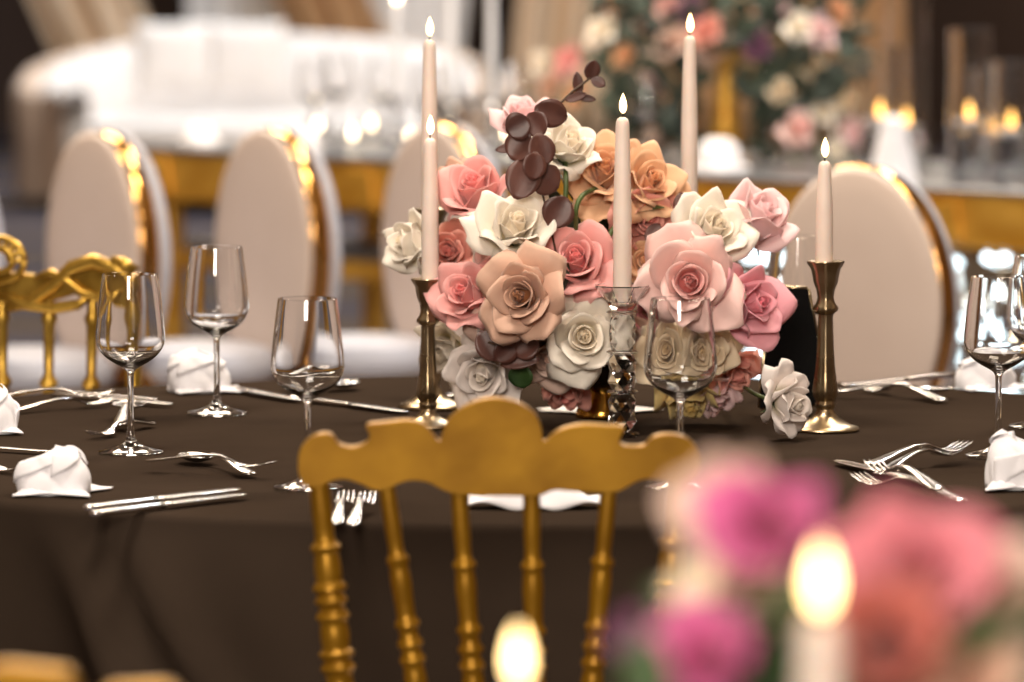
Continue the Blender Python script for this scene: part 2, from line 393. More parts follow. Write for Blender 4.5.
# ================================================================ TABLE AND CLOTH
TC = Vector((.02, 7.08, 0)); TR = .9
creases = [(ground(232, 391), ground(412, 416)), (ground(760, 452), ground(1040, 483)), (ground(205, 471), ground(90, 489))]
def crease_h(x, y):
    h = 0
    for a, b in creases:
        ax, ay = a.x, a.y; dx, dy = b.x - ax, b.y - ay; l = math.hypot(dx, dy); t = ((x - ax) * dx + (y - ay) * dy) / l
        if -.05 < t < l + .05:
            dd = abs((x - ax) * -dy + (y - ay) * dx) / l
            f = min(1, (t + .05) / .08, (l + .05 - t) / .08)
            h += .0035 * f * math.exp(-(dd / .006) ** 2)
    return h
def cloth(center, R_, z, m, label, seed, detailed=True, rings=150, seg=288):
    r = random.Random(seed); mb = MB(); vs = []; fs = []
    cx, cy = center.x, center.y; ph = [r.uniform(0, 6.28) for _ in range(4)]
    prof = []
    for k in range(1, rings + 1): prof.append((R_ * k / rings, 0, 0))
    for k in range(1, 7): a = k / 6 * pi / 2; prof.append((R_ + .012 * sin(a), .012 * (1 - cos(a)), 0))
    H = z - .012 - .015
    for k in range(1, 41): prof.append((R_ + .012, .012 + H * k / 40, k / 40 * H))
    vs.append((0, 0, z))
    for rr, dz, h in prof:
        for i in range(seg):
            t = 2 * pi * i / seg; q = rr; zz = z - dz
            if h > 0:
                s_ = math.tanh(h / .12)
                dl = lambda c_, w_, k_: math.exp(-(((t * 180 / pi - c_ - k_ * h) / w_) ** 2))
                q += s_ * (.030 * dl(234, 2.2, 45) + .026 * dl(241, 1.6, 40) - .02 * dl(238, 2, 42) + .018 * dl(252, 4, 10)) if detailed else 0
                q += .010 * h + s_ * (.016 * sin(13 * t + ph[0] + 1.2 * h) + .011 * sin(22 * t + ph[1] - 2 * h) + .010 * abs(sin(8 * t + ph[2] + .8 * h)) ** 3) + .022 * s_
            else:
                x, y = cx + q * cos(t), cy + q * sin(t)
                if detailed: zz += crease_h(x, y)
                zz += .0007 * sin(9 * x + 3 * y) * sin(7 * y)
            vs.append((q * cos(t), q * sin(t), zz))
    for i in range(seg): fs.append((0, 1 + i, 1 + (i + 1) % seg))
    for j in range(len(prof) - 1):
        for i in range(seg):
            a = 1 + j * seg + i; b = 1 + j * seg + (i + 1) % seg; fs.append((a, a + seg, b + seg, b))
    mb.add(vs, fs)
    return tag(link('tablecloth', mb.mesh('tablecloth', m), None, (cx, cy, 0)), label, 'tablecloth')
def banquet_table(center, R_, z, label):
    t = thing('round_table', label, 'table', (center.x, center.y, 0))
    top = MB().lathe([(.0001, z - .035), (R_ - .004, z - .035), (R_ - .002, z - .02), (R_ - .004, z - .006), (.0001, z - .006)], 64)
    part(t, 'tabletop', top, M_brown)
    for k in range(4):
        a = pi / 4 + k * pi / 2
        part(t, 'leg', MB().tube([(.6 * cos(a), .6 * sin(a), .002), (.55 * cos(a), .55 * sin(a), z - .03)], .018, 10), M_black)
    return t
banquet_table(TC, TR, .75, 'round banquet table under the dark brown satin cloth')
cloth(TC, TR, .75, M_cloth, 'dark brown satin cloth draped to the floor over the round table in focus', 3)

# ================================================================ WINE GLASSES
def wine_glass_mb(H=.215):
    k = H / .215
    out = [(.0001, .0005), (.034, .0006), (.0385, .0014), (.0385, .0024), (.030, .0042), (.018, .0075), (.009, .012), (.0052, .019), (.0040, .032), (.0036, .060), (.0038, .088), (.0050, .098),
           (.0085, .1035), (.016, .1085), (.027, .1175), (.0365, .128), (.0412, .1385), (.0422, .146), (.0418, .154), (.0395, .172), (.0362, .193), (.0330, .2145), (.0326, .2152)]
    inn = [(.0320, .2145), (.0352, .193), (.0385, .172), (.0408, .154), (.0411, .146), (.0402, .1395), (.0355, .130), (.026, .1200), (.015, .1120), (.006, .1080), (.0001, .1070)]
    return [(r * k, z * k) for r, z in out], [(r * k, z * k) for r, z in inn]
def glass_parts(root):
    foot = [(.0001, .0005), (.034, .0006), (.0385, .0012), (.0388, .0019), (.0380, .0026), (.030, .0042), (.018, .0075), (.009, .012), (.0052, .019), (.0040, .032), (.0036, .060), (.0038, .088)]
    ctl = [Vector((r, z)) for r, z in [(.0036, .060), (.0038, .088), (.0050, .098), (.0110, .1035), (.0210, .1090), (.0312, .1165), (.0385, .1262), (.0413, .1360), (.0410, .1470), (.0398, .160), (.0379, .1785), (.0356, .1975), (.0332, .2145), (.0318, .2240)]]
    bowl = []
    for j in range(1, len(ctl) - 2):
        p0, p1, p2, p3 = ctl[j - 1:j + 3]
        for k in range(5):
            t = k / 5
            bowl.append(.5 * ((2 * p1) + (p2 - p0) * t + (2 * p0 - 5 * p1 + 4 * p2 - p3) * t * t + (3 * p1 - p0 - 3 * p2 + p3) * t ** 3))
    bowl.append(ctl[-2]); inner = []
    for j in range(8, len(bowl)):
        d = (bowl[min(j + 1, len(bowl) - 1)] - bowl[j - 1]).normalized(); th = .0009 + .0030 * max(0, 1 - (j - 8) / 16) ** 1.5
        q = bowl[j] + Vector((-d.y, d.x)) * th
        if q.x > .0008: inner.append(q)
    prof = foot[:-1] + [(p.x, p.y) for p in bowl] + [(bowl[-1].x - .00045, bowl[-1].y + .0003)] + [(p.x, p.y) for p in reversed(inner)] + [(.0001, inner[0].y - .0002)]
    part(root, 'glass_body', MB().lathe(prof, 72), M_glass)
G = 'stemmed wine glasses on the brown table'
gl = [('empty wine glass beside the rear left white napkin, its foot clear of any cutlery', 217, 411),
      ('empty wine glass standing just right of the silver spoon bowl and dark fork tines', 131, 450),
      ('empty wine glass with its foot behind the left end of the gold chair crest', 308, 485),
      ('empty wine glass in front of the large blush rose and cream roses', 680, 485),
      ('empty wine glass behind the upright white napkin at the right edge', 998, 453),
      ('wine glass cut by the right edge of the photo, behind the other right-hand glass', 1040, 424),
      ('wine glass mostly hidden behind the pink roses, left of the right brass candlestick', 797, 396),
      ('wine glass mostly hidden behind the roses, right of the left brass candlestick', 470, 393)]
g0 = None
for lab, px, py in gl:
    p = ground(px, py + 4); p.z = .751
    if g0 is None:
        g0 = thing('wine_glass', lab, 'wine glass', p, 0, G); glass_parts(g0); g0.scale = (1.02,) * 3
    else: dup(g0, p, 0, lab, G)

# ================================================================ CANDLES AND HOLDERS
def candle(label, p, H, r0=.0112, r1=.0078, flame=M_flame, group='lit taper candles', fs=.88, wax=None):
    t = thing('taper_candle', label, 'candle', p, 0, group)
    part(t, 'wax', MB().lathe([(.0001, 0), (r0 * .93, 0), (r0, .004), (r0 * .98, H * .5), (r1 * 1.06, H - .012), (r1, H - .006), (r1 * .8, H - .002), (r1 * .35, H), (.0001, H - .0005)], 28), wax or M_wax)
    wk = part(t, 'wick', MB().tube([(0, 0, H - .002), (.0003, 0, H + .004), (.001, 0, H + .008)], .0009, 6), M_wick)
    f = [(.0001, .0)] + [(.0052 * fs * (sin(pi * min(1, k / 12) ** .72) ** .9) + .0001, .029 * fs * k / 12) for k in range(1, 12)] + [(.0001, .029 * fs)]
    part(wk, 'flame', MB().lathe(f, 16, Matrix.Translation((.0006, 0, H + .0045))), flame)
    return t
PROF = [(.0001, 0), (.043, 0), (.0438, .0015), (.042, .004), (.034, .006), (.027, .010), (.0185, .015), (.0125, .021), (.0105, .026), (.0128, .030), (.0125, .0325), (.0112, .036), (.0150, .043), (.0158, .050),
        (.0140, .062), (.0118, .080), (.0105, .100), (.0095, .125), (.0092, .140), (.0098, .144), (.0150, .1485), (.0158, .151), (.0146, .154), (.0112, .159), (.0100, .165), (.0112, .174), (.0150, .184), (.0165, .193), (.0180, .200), (.0228, .2075), (.0232, .2095), (.0225, .2105),
        (.0130, .209), (.0120, .200), (.0001, .200)]
def brass_holder(label, p, k=1.0, tall=1.0):
    t = thing('candlestick', label, 'candle holder', p, 0, 'brass candlesticks on the brown table')
    pr = [(r, z * tall) for r, z in PROF]
    foot = [q for q in pr if q[1] <= .0325 * tall + 1e-6][:11]
    stem_ = pr[10:20]; cup = pr[19:]
    for nm, q, lo in (('foot', foot + [(.0001, foot[-1][1])], 0), ('shaft', [(.0001, stem_[0][1])] + stem_ + [(.0001, stem_[-1][1])], 8), ('cup', [(.0001, cup[0][1])] + cup, 8)):
        part(t, nm, MB().lathe([(r * k, z * k) for r, z in q], 48, lobes=lo, amp=.035 if lo else 0), M_brass)
    return .2 * tall * k
def stand(px, py): p = ground(px, py); p.z = .7515; return p
p = stand(428, 428); h = brass_holder('aged brass candlestick at the left of the roses, holding the shorter left candle', p, .9)
candle('shorter lit candle left of the roses in the nearer brass candlestick', p + Vector((.003, 0, h)), .188)
p = stand(825, 431); h = brass_holder('aged brass candlestick at the right of the roses with its round foot in plain view', p, 1.0, 1.02)
candle('lit candle at the right of the roses, in front of the right oval chair', p + Vector((-.002, 0, h)), .137)
p = stand(431, 409); h = brass_holder('tall brass candlestick almost hidden directly behind the left brass candlestick', p, 1.0, 1.25)
candle('tall lit candle rising behind the shorter left candle', p + Vector((-.0015, 0, h)), .235)
p = stand(688, 404); h = brass_holder('tall brass candlestick hidden behind the pink roses, only its foot edge showing', p, 1.0, 1.25)
candle('tallest lit candle, rising behind the right side of the roses', p + Vector((.001, 0, h)), .238)
# cut crystal candlestick in front
def crystal_holder(label, p):
    t = thing('crystal_candlestick', label, 'candle holder', p)
    part(t, 'foot', MB().lathe([(.0001, 0), (.021, 0), (.022, .002), (.020, .005), (.011, .008), (.0001, .008)], 8, smooth=False), M_crystal)
    z = .0082
    for k in range(3):
        hh = .050
        a = [(.0001, z), (.010, z), (.0165, z + .012), (.0165, z + hh - .016), (.011, z + hh - .005), (.0001, z + hh - .005)]
        rings = [(.0135, z, 0), (.0185, z + .010, .5), (.0165, z + (hh - .005) / 2, 0), (.0185, z + hh - .015, .5), (.0135, z + hh - .005, 0)]; ns = 6; q = MB(); vs = []; fs = []
        for r_, z_, o_ in rings: vs += [(r_ * cos(2 * pi * (i + o_) / ns + .3 + k * .4), r_ * sin(2 * pi * (i + o_) / ns + .3 + k * .4), z_) for i in range(ns)]
        for j in range(4):
            for i in range(ns):
                a_ = j * ns + i; b_ = j * ns + (i + 1) % ns; c_ = a_ + ns; d_ = b_ + ns
                if rings[j][2] == 0: fs += [(a_, b_, c_), (b_, d_, c_)]
                else: fs += [(a_, b_, d_), (a_, d_, c_)]
        fs += [tuple(reversed(range(ns))), tuple(range(4 * ns, 5 * ns))]
        q.add(vs, fs, False); part(t, 'faceted_block', q, M_crystal)
        part(t, 'collar', MB().lathe([(.0001, z + hh - .0048), (.017, z + hh - .0048), (.0205, z + hh - .0025), (.017, z + hh - .0002), (.0001, z + hh - .0002)], 24), M_crystal)
        z += hh
    part(t, 'square_cup', MB().lathe([(.0001, z), (.014, z), (.018, z + .006), (.037, z + .030), (.036, z + .0315), (.0165, z + .0125), (.0125, z + .012), (.0122, z + .009), (.0001, z + .009)], 8, smooth=False, rot=pi / 8), M_crystal)
    return z + .0095
p = stand(622, 437); h = crystal_holder('cut crystal candlestick of stacked faceted blocks in front of the roses', p)
candle('lit candle in the crystal candlestick in front of the roses', p + Vector((0, 0, h)), .232, .0118, .0082)

# ================================================================ VASE AND CARD
V = stand(602, 421); V.z = .7545
t = thing('pedestal_vase', 'dark bowl vase on a polished gold foot holding the roses', 'vase', V)
part(t, 'foot', MB().lathe([(.0001, 0), (.034, 0), (.035, .003), (.032, .012), (.026, .028), (.0235, .036), (.0001, .036)], 40), M_foot)
part(t, 'bowl', MB().lathe([(.0001, .0362), (.024, .0364), (.040, .043), (.058, .055), (.072, .072), (.080, .092), (.078, .093), (.066, .074), (.050, .060), (.0001, .050)], 48), M_bowl)
part(t, 'floral_foam', MB().lathe([(.0001, .054), (.050, .064), (.066, .084), (.066, .105), (.045, .135), (.0001, .150)], 24), M_foliage)
HUB = V + Vector((0, 0, .10))
for i, (sz, rot, lab, dx) in enumerate(((.118, .72, 'white paper card lying flat under the gold foot of the vase', 0), (.108, .95, 'second white card lying slightly turned beneath the first under the vase', -.006))):
    c = stand(600, 411); c.z = .7512 + (1 - i) * .0011
    o = link('paper_card', MB().box((0, 0, .0005), (sz, sz, .001)).mesh('paper_card', M_paper), None, c + Vector((dx, 0, 0)))
    o.rotation_euler = (0, 0, rot); tag(o, lab, 'card', 'cards under the vase')

# ================================================================ ROSES
GR = 'roses in the centre arrangement'
roses = [
 ('ivory rose at the top of the arrangement, just right of the dark eucalyptus', 570, 146, 64, 7.22, (.25, .75, .6), 'ivory', .6),
 ('pale pink rose at the very top, half hidden behind the dark eucalyptus', 522, 116, 58, 7.36, (-.1, .9, .3), 'pale', .6),
 ('salmon pink rose opening upward just right of the shorter left candle', 476, 190, 70, 7.24, (-.25, .7, .6), 'pink', .45),
 ('tan rose peeking out between the left candle and the salmon pink rose', 450, 180, 54, 7.38, (-.4, .6, .4), 'dusty', .8),
 ('cream rose with loose petals, above and left of the pink rose in the middle', 516, 226, 84, 7.14, (.15, .55, .7), 'ivory', .8),
 ('cream rose at the far left edge of the arrangement behind the candle', 410, 243, 60, 7.36, (-.7, .25, .5), 'ivory', .5),
 ('small coral rose just right of the left candle, above the brass cup', 449, 252, 48, 7.36, (-.2, .2, .8), 'coral', .5),
 ('large wide open peach rose behind the crystal-held candle', 606, 172, 86, 7.24, (-.1, .55, .7), 'peach', 1.0),
 ('peach rose to the right of the crystal-held candle', 650, 182, 78, 7.22, (.35, .45, .7), 'peach', .95),
 ('coral pink rose hanging below the peach rose right of the centre candle', 646, 216, 66, 7.22, (.3, -.2, .8), 'coral', .8),
 ('ivory rose on the upper right with pointed petals, below the tallest candle', 714, 230, 80, 7.18, (.35, .5, .7), 'ivory', .75),
 ('light pink half open rose at the upper right tip of the arrangement', 759, 218, 64, 7.24, (.45, .65, .45), 'pale', .4),
 ('bright pink rose left of the centre candle with a tight round heart', 576, 260, 78, 7.16, (-.1, .45, .9), 'pink', .6),
 ('peachy pink rose just right of the left brass cup', 467, 294, 74, 7.18, (-.45, .35, .75), 'pink', .65),
 ('dusty toffee rose with a brown heart on the left of centre', 522, 296, 90, 7.055, (-.30, .1, .9), 'dusty', .95),
 ('mauve rose drooping beneath the dusty toffee rose', 508, 334, 66, 7.18, (-.1, -.35, .85), 'mauve', .8),
 ('large white rose facing the viewer just left of the crystal candlestick', 584, 336, 88, 7.145, (.02, .05, 1), 'ivory', .9),
 ('pink rose partly hidden behind the crystal cup', 616, 268, 62, 7.24, (.05, .1, .9), 'rose', .7),
 ('large blush rose facing the viewer, above the wine glass', 690, 282, 100, 7.12, (-.02, .12, 1), 'blush', .85),
 ('deep pink rose turned right beside the black sign board', 753, 303, 80, 7.16, (.6, .12, .75), 'rose', .62),
 ('cream rose seen through the left of the wine glass bowl', 662, 350, 60, 7.20, (-.15, .05, 1), 'cream', .6),
 ('cream rose seen at the right of the wine glass bowl', 707, 350, 66, 7.20, (.25, -.05, .9), 'cream', .75),
 ('dusty pink rose hanging down at the lower right under the deep pink rose', 735, 372, 56, 7.26, (.4, -.6, .5), 'coral', .7),
 ('white rose at the lower left, just above the tall middle of the gold chair crest', 484, 372, 80, 7.20, (-.2, -.25, .8), 'white', .75),
 ('white rose hanging behind the shaft of the left brass candlestick', 443, 352, 60, 7.40, (-.5, -.3, .5), 'ivory', .6),
 ('mauve rose low in the middle, under the toffee rose and above the bowl rim', 548, 356, 72, 7.19, (0, -.25, .85), 'mauve', .85),
 ('small coral rose drooping against the bowl above the white card', 567, 392, 50, 7.25, (-.1, -.75, .5), 'coral', .6),
 ('yellow cream rose hanging lowest on the right under the wine glass bowl', 688, 398, 62, 7.26, (.15, -.75, .5), 'yellow', .6),
 ('pale mauve rose at the lower right, touching the yellow cream rose', 716, 396, 50, 7.27, (.3, -.6, .5), 'pale', .7),
 ('small peach rose wedged between the centre candle and the large blush rose', 646, 262, 50, 7.22, (-.1, .2, .9), 'peach', .7),
 ('blush rose tucked between the cream rose and the dusty toffee rose', 500, 262, 54, 7.24, (0, .3, .8), 'blush', .7),
 ('pale rose tucked low behind the crystal candlestick', 626, 336, 62, 7.25, (.1, -.1, .9), 'mauve', .7),
 ('yellow green rose deep behind the dark stems in the middle', 598, 222, 56, 7.36, (0, .4, .8), 'yellow', .6),
 ('blush rose behind the two cream roses at the centre right', 650, 310, 60, 7.26, (0, .1, .9), 'rose', .8),
]
VIA = {0: (566, 186, 246), 7: (579, 200, 250), 9: (611, 232, 268)}
for i, (lab, px, py, D, Y, d, c, o) in enumerate(roses):
    rose(lab, px, py, D * 1.12, Y, d, c, o, HUB + Vector((rnd.uniform(-.02, .02), rnd.uniform(-.02, .02), rnd.uniform(-.02, .02))), GR,
         n=17 + int(8 * o), seed=i, leaf=i % 3 == 0, spin=i * 1.7, via=[at(VIA[i][0], VIA[i][1], 7.17), at(VIA[i][0], VIA[i][2], 7.2)] if i in VIA else None, pointy=.9 if c in ('ivory', 'white', 'blush') else .5)
# fallen rose
fr = rose('white rose lying on the brown cloth left of the right brass candlestick', 790, 404, 78, 7.06, (.75, -.1, .6), 'white', .95, ground(722, 392) + Vector((0, .04, .035)), None, n=20, seed=77, pointy=.9)

# ---- eucalyptus, each leaf placed by hand
def euc(label, stempts, leaves, Y, m=M_euc):
    p0 = at(*stempts[0], Y); t = thing('eucalyptus_branch', label, 'foliage', p0)
    s = MB().tube([at(x, y, Y) - p0 for x, y in stempts] , .0016, 6); part(t, 'stem', s, M_brown)
    for k, (x, y, w, h, ang, dy) in enumerate(leaves):
        c = at(x, y, Y + dy) - p0; s_ = 1 / ppm(Y); l = MB()
        ax = Vector((sin(R(ang)), rnd.uniform(-.3, .3), cos(R(ang)))); hl = h / 2 * s_
        up = Vector((rnd.uniform(-.4, .4), -1, rnd.uniform(-.2, .4)))
        leaf_grid(l, c - ax * hl, c + ax * hl, w / 2 * s_, up, fold=.18, curl=.05, rnded=True)
        part(t, 'leaf', l, m, mods=[SOL(.0007)])
    return t
euc('burgundy eucalyptus branch with round leaves at the top left of the roses', [(566, 300), (548, 215), (535, 165), (528, 120)],
    [(518, 126, 30, 26, 60, -.03), (536, 124, 28, 26, -40, -.01), (520, 146, 32, 32, 30, -.02), (541, 150, 30, 34, -10, -.03), (551, 113, 30, 34, -70, .0), (534, 166, 26, 28, 10, -.04), (508, 148, 10, 26, 80, 0), (523, 178, 36, 44, 20, -.03), (546, 180, 34, 30, -50, -.02), (558, 212, 34, 34, 30, -.02)], 7.16)
euc('thin burgundy sprig rising highest above the roses', [(540, 130), (556, 108), (572, 92), (590, 78)],
    [(592, 70, 17, 20, 20, 0), (598, 82, 12, 16, -60, 0), (578, 84, 11, 24, -5, .01), (576, 97, 10, 22, 70, 0), (586, 98, 8, 20, -80, .01)], 7.3)
euc('burgundy eucalyptus leaves low on the left under the toffee rose', [(524, 352), (515, 350), (505, 348), (488, 342)],
    [(488, 346, 26, 34, -30, 0), (506, 350, 26, 30, 50, -.01), (527, 349, 22, 26, 60, -.01), (520, 362, 14, 40, 80, 0)], 7.12)
euc('burgundy eucalyptus leaf pair between the pink rose and the centre candle', [(556, 306), (555, 292), (553, 276)], [(555, 285, 10, 34, 4, 0), (547, 268, 9, 26, -30, 0), (562, 282, 12, 40, 20, 0.01)], 7.13, M_foliage)
euc('dark leaves showing right of the centre candle above the blush rose', [(650, 300), (668, 262), (672, 240)], [(668, 252, 20, 26, 30, 0), (684, 204, 22, 24, -20, 0), (670, 268, 16, 24, -60, 0), (653, 232, 14, 22, 40, 0)], 7.2)
euc('green leaves hanging low between the white roses left of the bowl', [(540, 330), (525, 350), (520, 362)], [(521, 376, 26, 26, 170, -.02), (464, 368, 7, 26, -50, .2), (458, 360, 6, 22, 30, .2)], 7.17, M_leaf)
euc('small green leaves beside the salmon pink rose above the cream rose', [(500, 240), (492, 225), (486, 212)], [(482, 232, 14, 26, 150, -.02), (498, 205, 12, 24, -60, .02), (560, 250, 10, 26, 20, 0)], 7.21, M_leaf)
# dark foliage filling the gaps
mb = MB()
for k in range(150):
    a = rnd.uniform(0, 2 * pi); e = rnd.uniform(-.35, 1.35)
    dv = Vector((cos(a) * cos(e), sin(a) * cos(e), sin(e))); c = V + Vector((0, .03, .17)); r0 = rnd.uniform(.05, .11)
    b = c + Vector((dv.x * r0 * 1.25, dv.y * r0 * .8, dv.z * r0)); tp = b + (dv + Vector((rnd.uniform(-.5, .5), rnd.uniform(-.5, .5), rnd.uniform(-.5, .5)))).normalized() * .045
    leaf_grid(mb, b, tp, .012, (rnd.uniform(-1, 1), -1, .5), nu=2, nv=4)
o = link('rose_foliage', mb.mesh('rose_foliage', M_foliage)); o.modifiers.new('s', 'SOLIDIFY').thickness = .0006
tag(o, 'dark green leaves packed between the roses above the vase', 'foliage', kind='stuff')
# ================================================================ SIGN BOARD
BY = 7.42
c = [at(781, 285, BY + .02), at(806, 286, BY + .02), at(816, 334, BY), at(829, 404, BY - .03), at(760, 408, BY - .03), at(764, 350, BY)]
o0 = Vector((at(795, 405, BY).x, BY - .03, .752)); t = thing('table_sign', 'black sign board with thin gold edge standing behind the right brass candlestick', 'sign', o0)
poly = [(p.x, max(p.z, .7535)) for p in c]
mb = MB().prism(poly, BY - .03, BY - .02); part(t, 'board', mb, M_black, world=True)
cyc = [Vector((x, BY - .025, z)) for x, z in poly]
e = MB()
for i in range(len(cyc)): e.tube([cyc[i], cyc[(i + 1) % len(cyc)]], .0032, 8)
part(t, 'gold_edge', e, M_brass, world=True)
part(t, 'easel_leg', MB().tube([Vector((cyc[1].x, BY - .02, .9)), Vector((at(838, 405, BY).x, BY + .09, .7555))], .003, 8), M_brass, world=True)
# ================================================================ CUTLERY  (along +X, handle end at 0, tip at L)
def strip(mb, prof, n=2):
    """prof: list of (x, half width, z, thickness)"""
    vs = []; fs = []
    for x, w, z, t in prof:
        w2 = w * .72
        vs += [(x, -w, z), (x, -w2, z + t / 2), (x, w2, z + t / 2), (x, w, z), (x, w2, z - t / 2), (x, -w2, z - t / 2)]
    m = len(prof)
    for j in range(m - 1):
        for i in range(6):
            a = j * 6 + i; b = j * 6 + (i + 1) % 6; fs.append((a, b, b + 6, a + 6))
    fs += [tuple(reversed(range(6))), tuple(range((m - 1) * 6, m * 6))]
    mb.add(vs, fs); return mb
def handle_prof(x1):
    P = [(0, .004, .0035, .0022), (.003, .0075, .0035, .0030), (.010, .0098, .0040, .0034), (.030, .0088, .0065, .0032), (.060, .0058, .0115, .0030), (.090, .0038, .0150, .0030), (.115, .0034, .0145, .0032), (x1, .0042, .0100, .0028)]
    return P
def fork_parts(root):
    part(root, 'handle', strip(MB(), handle_prof(.130) + [(.138, .0085, .0065, .0022), (.146, .0118, .0042, .0018), (.152, .0122, .0036, .0016)]), M_silver)
    mb = MB()
    for k in range(4):
        y = (k - 1.5) * .0066; q = MB()
        strip(q, [(.150, .0024, .0036, .0016), (.160, .0020, .0034, .0016), (.175, .0018, .0050, .0015), (.188, .0015, .0085, .0013), (.195, .0006, .0112, .0008)])
        mb.add([(p.x, p.y + y * (1 if p.x < .18 else .96), p.z) for p in q.v], q.f)
    part(root, 'tines', mb, M_silver)
def spoon_parts(root):
    part(root, 'handle', strip(MB(), handle_prof(.132)), M_silver)
    mb = MB()
    def fn(u, v):
        a = v * 2 * pi; r = u; x = .159 + .030 * r * cos(a); w = .0200 * r * sin(a) * (1 - .12 * cos(a))
        return (x, w, .0085 - .0068 * (1 - r * r))
    mb.grid(lambda u, v: fn(max(u, .001), v), 8, 28)
    part(root, 'bowl', mb, M_silver, mods=[SOL(.0014, 1)])
def knife_parts(root):
    part(root, 'handle', strip(MB(), [(0, .003, .0032, .003), (.003, .0058, .0032, .0050), (.012, .0070, .0032, .0056), (.045, .0062, .0032, .0054), (.085, .0050, .0032, .0048), (.095, .0045, .0032, .0044)]), M_silver)
    part(root, 'blade', strip(MB(), [(.093, .0062, .0045, .0030), (.105, .0086, .0042, .0020), (.150, .0096, .0040, .0016), (.185, .0090, .0038, .0014), (.200, .0062, .0037, .0011), (.208, .0015, .0036, .0008)]), M_silver)
LEN = {'fork': .195, 'spoon': .189, 'knife': .208}
PB = {'fork': fork_parts, 'spoon': spoon_parts, 'knife': knife_parts}
first = {}
def cut(kind, label, hx, hy, tx, ty, dz=0, tip=0, flip=False, roll=0):
    a = ground(hx, hy + 3); b = ground(tx, ty + 3); d = b - a
    sc = max(.88, min(1.22 if kind == 'knife' else 1.08, d.length / LEN[kind])); rz = math.atan2(d.y, d.x)
    mid = (a + b) / 2; a = mid - d.normalized() * (LEN[kind] * sc / 2); a.z = .7515 + dz
    g = 'silver %s on the brown table' % {'fork': 'forks', 'spoon': 'spoons', 'knife': 'knives'}[kind]
    if kind not in first:
        r = thing(kind, label, kind, a, 0, g); PB[kind](r); first[kind] = r
    else: r = dup(first[kind], a, 0, label, g)
    r.scale = (sc,) * 3; r.rotation_euler = (0, 0, 0)
    M_ = Matrix.Rotation(rz, 3, 'Z') @ Matrix.Rotation(-tip, 3, 'Y') @ Matrix.Rotation(roll, 3, 'X')
    r.rotation_euler = M_.to_euler()
    return r
cut('knife', 'front left knife, the farther of the touching pair near the table edge', 79, 511, 246, 490)
cut('knife', 'front left knife, the nearer of the touching pair near the table edge', 91, 516, 247, 496)
cut('spoon', 'spoon whose bowl lies right of the foot of the second wine glass, left front setting', 273, 481, 166, 454)
cut('fork', 'arched fork crossing over the spoon in the left front setting', 158, 470, 262, 476, .010)
cut('fork', 'fork behind the left napkins, the lower of the crossed pair near the table rim', 17, 410.5, 106, 403)
cut('fork', 'fork behind the left napkins, the upper of the crossed pair near the table rim', 10, 407, 90, 405, .012)
cut('knife', 'long knife lying behind the second wine glass, its tip pointing right', 52, 395, 172, 405)
cut('knife', 'knife overlapping the long knife near the left rear rim of the table', 57, 392.5, 155, 400, .001)
cut('fork', 'dark reflecting fork with its tines just left of the second wine glass foot', 152, 424, 92, 438)
cut('spoon', 'spoon standing out behind the stem of the second wine glass', 118, 432, 132, 411, .004, .03)
cut('knife', 'knife entering from the left edge beside the left front napkin', -50, 446, 34, 451)
cut('fork', 'fork entering from the left edge, its end under the left front napkin', -62, 462, 22, 473)
cut('spoon', 'spoon with its bowl right of the third wine glass behind the gold chair crest', 266, 404, 378, 380)
cut('fork', 'fork lying beside the spoon behind the third wine glass', 262, 397, 356, 374, .010)
cut('knife', 'dark knife lying left of the brass candlestick behind the gold crest', 306, 400, 408, 413)
cut('knife', 'knife in shade left of the third wine glass, right of the rear napkin', 212, 386, 300, 401)
cut('fork', 'left fork of the two seen between the left gold uprights of the near chair', 336, 524, 346, 507, 0, .06)
cut('fork', 'right fork of the two seen between the left gold uprights of the near chair', 352, 526, 368, 508, 0, .06)
cut('spoon', 'spoon at the right end of the napkin behind the near chair spindles', 500, 478, 594, 489)
cut('fork', 'right front fork with raised tines pointing at the upright napkin', 864, 478, 974, 457, 0, .05)
cut('fork', 'right front fork lying alongside the fork with raised tines', 868, 474, 966, 460, .010, .02)
cut('fork', 'front right fork with its tines at the left, longest and nearest', 993, 507, 829, 480, 0, .02)
cut('fork', 'front right fork with tines at the left, overlapping the nearest fork', 962, 508, 851, 476, .012, .02)
cut('knife', 'knife whose thin tip points left behind the front right forks', 930, 486, 828, 460)
cut('knife', 'rear right knife with its handle at the folded napkin', 956, 375, 843, 386)
cut('spoon', 'rear right spoon with a dark reflecting bowl', 842, 396, 946, 396, .006)
cut('fork', 'rear right fork crossed under the dark spoon', 961, 404, 846, 386, 0)

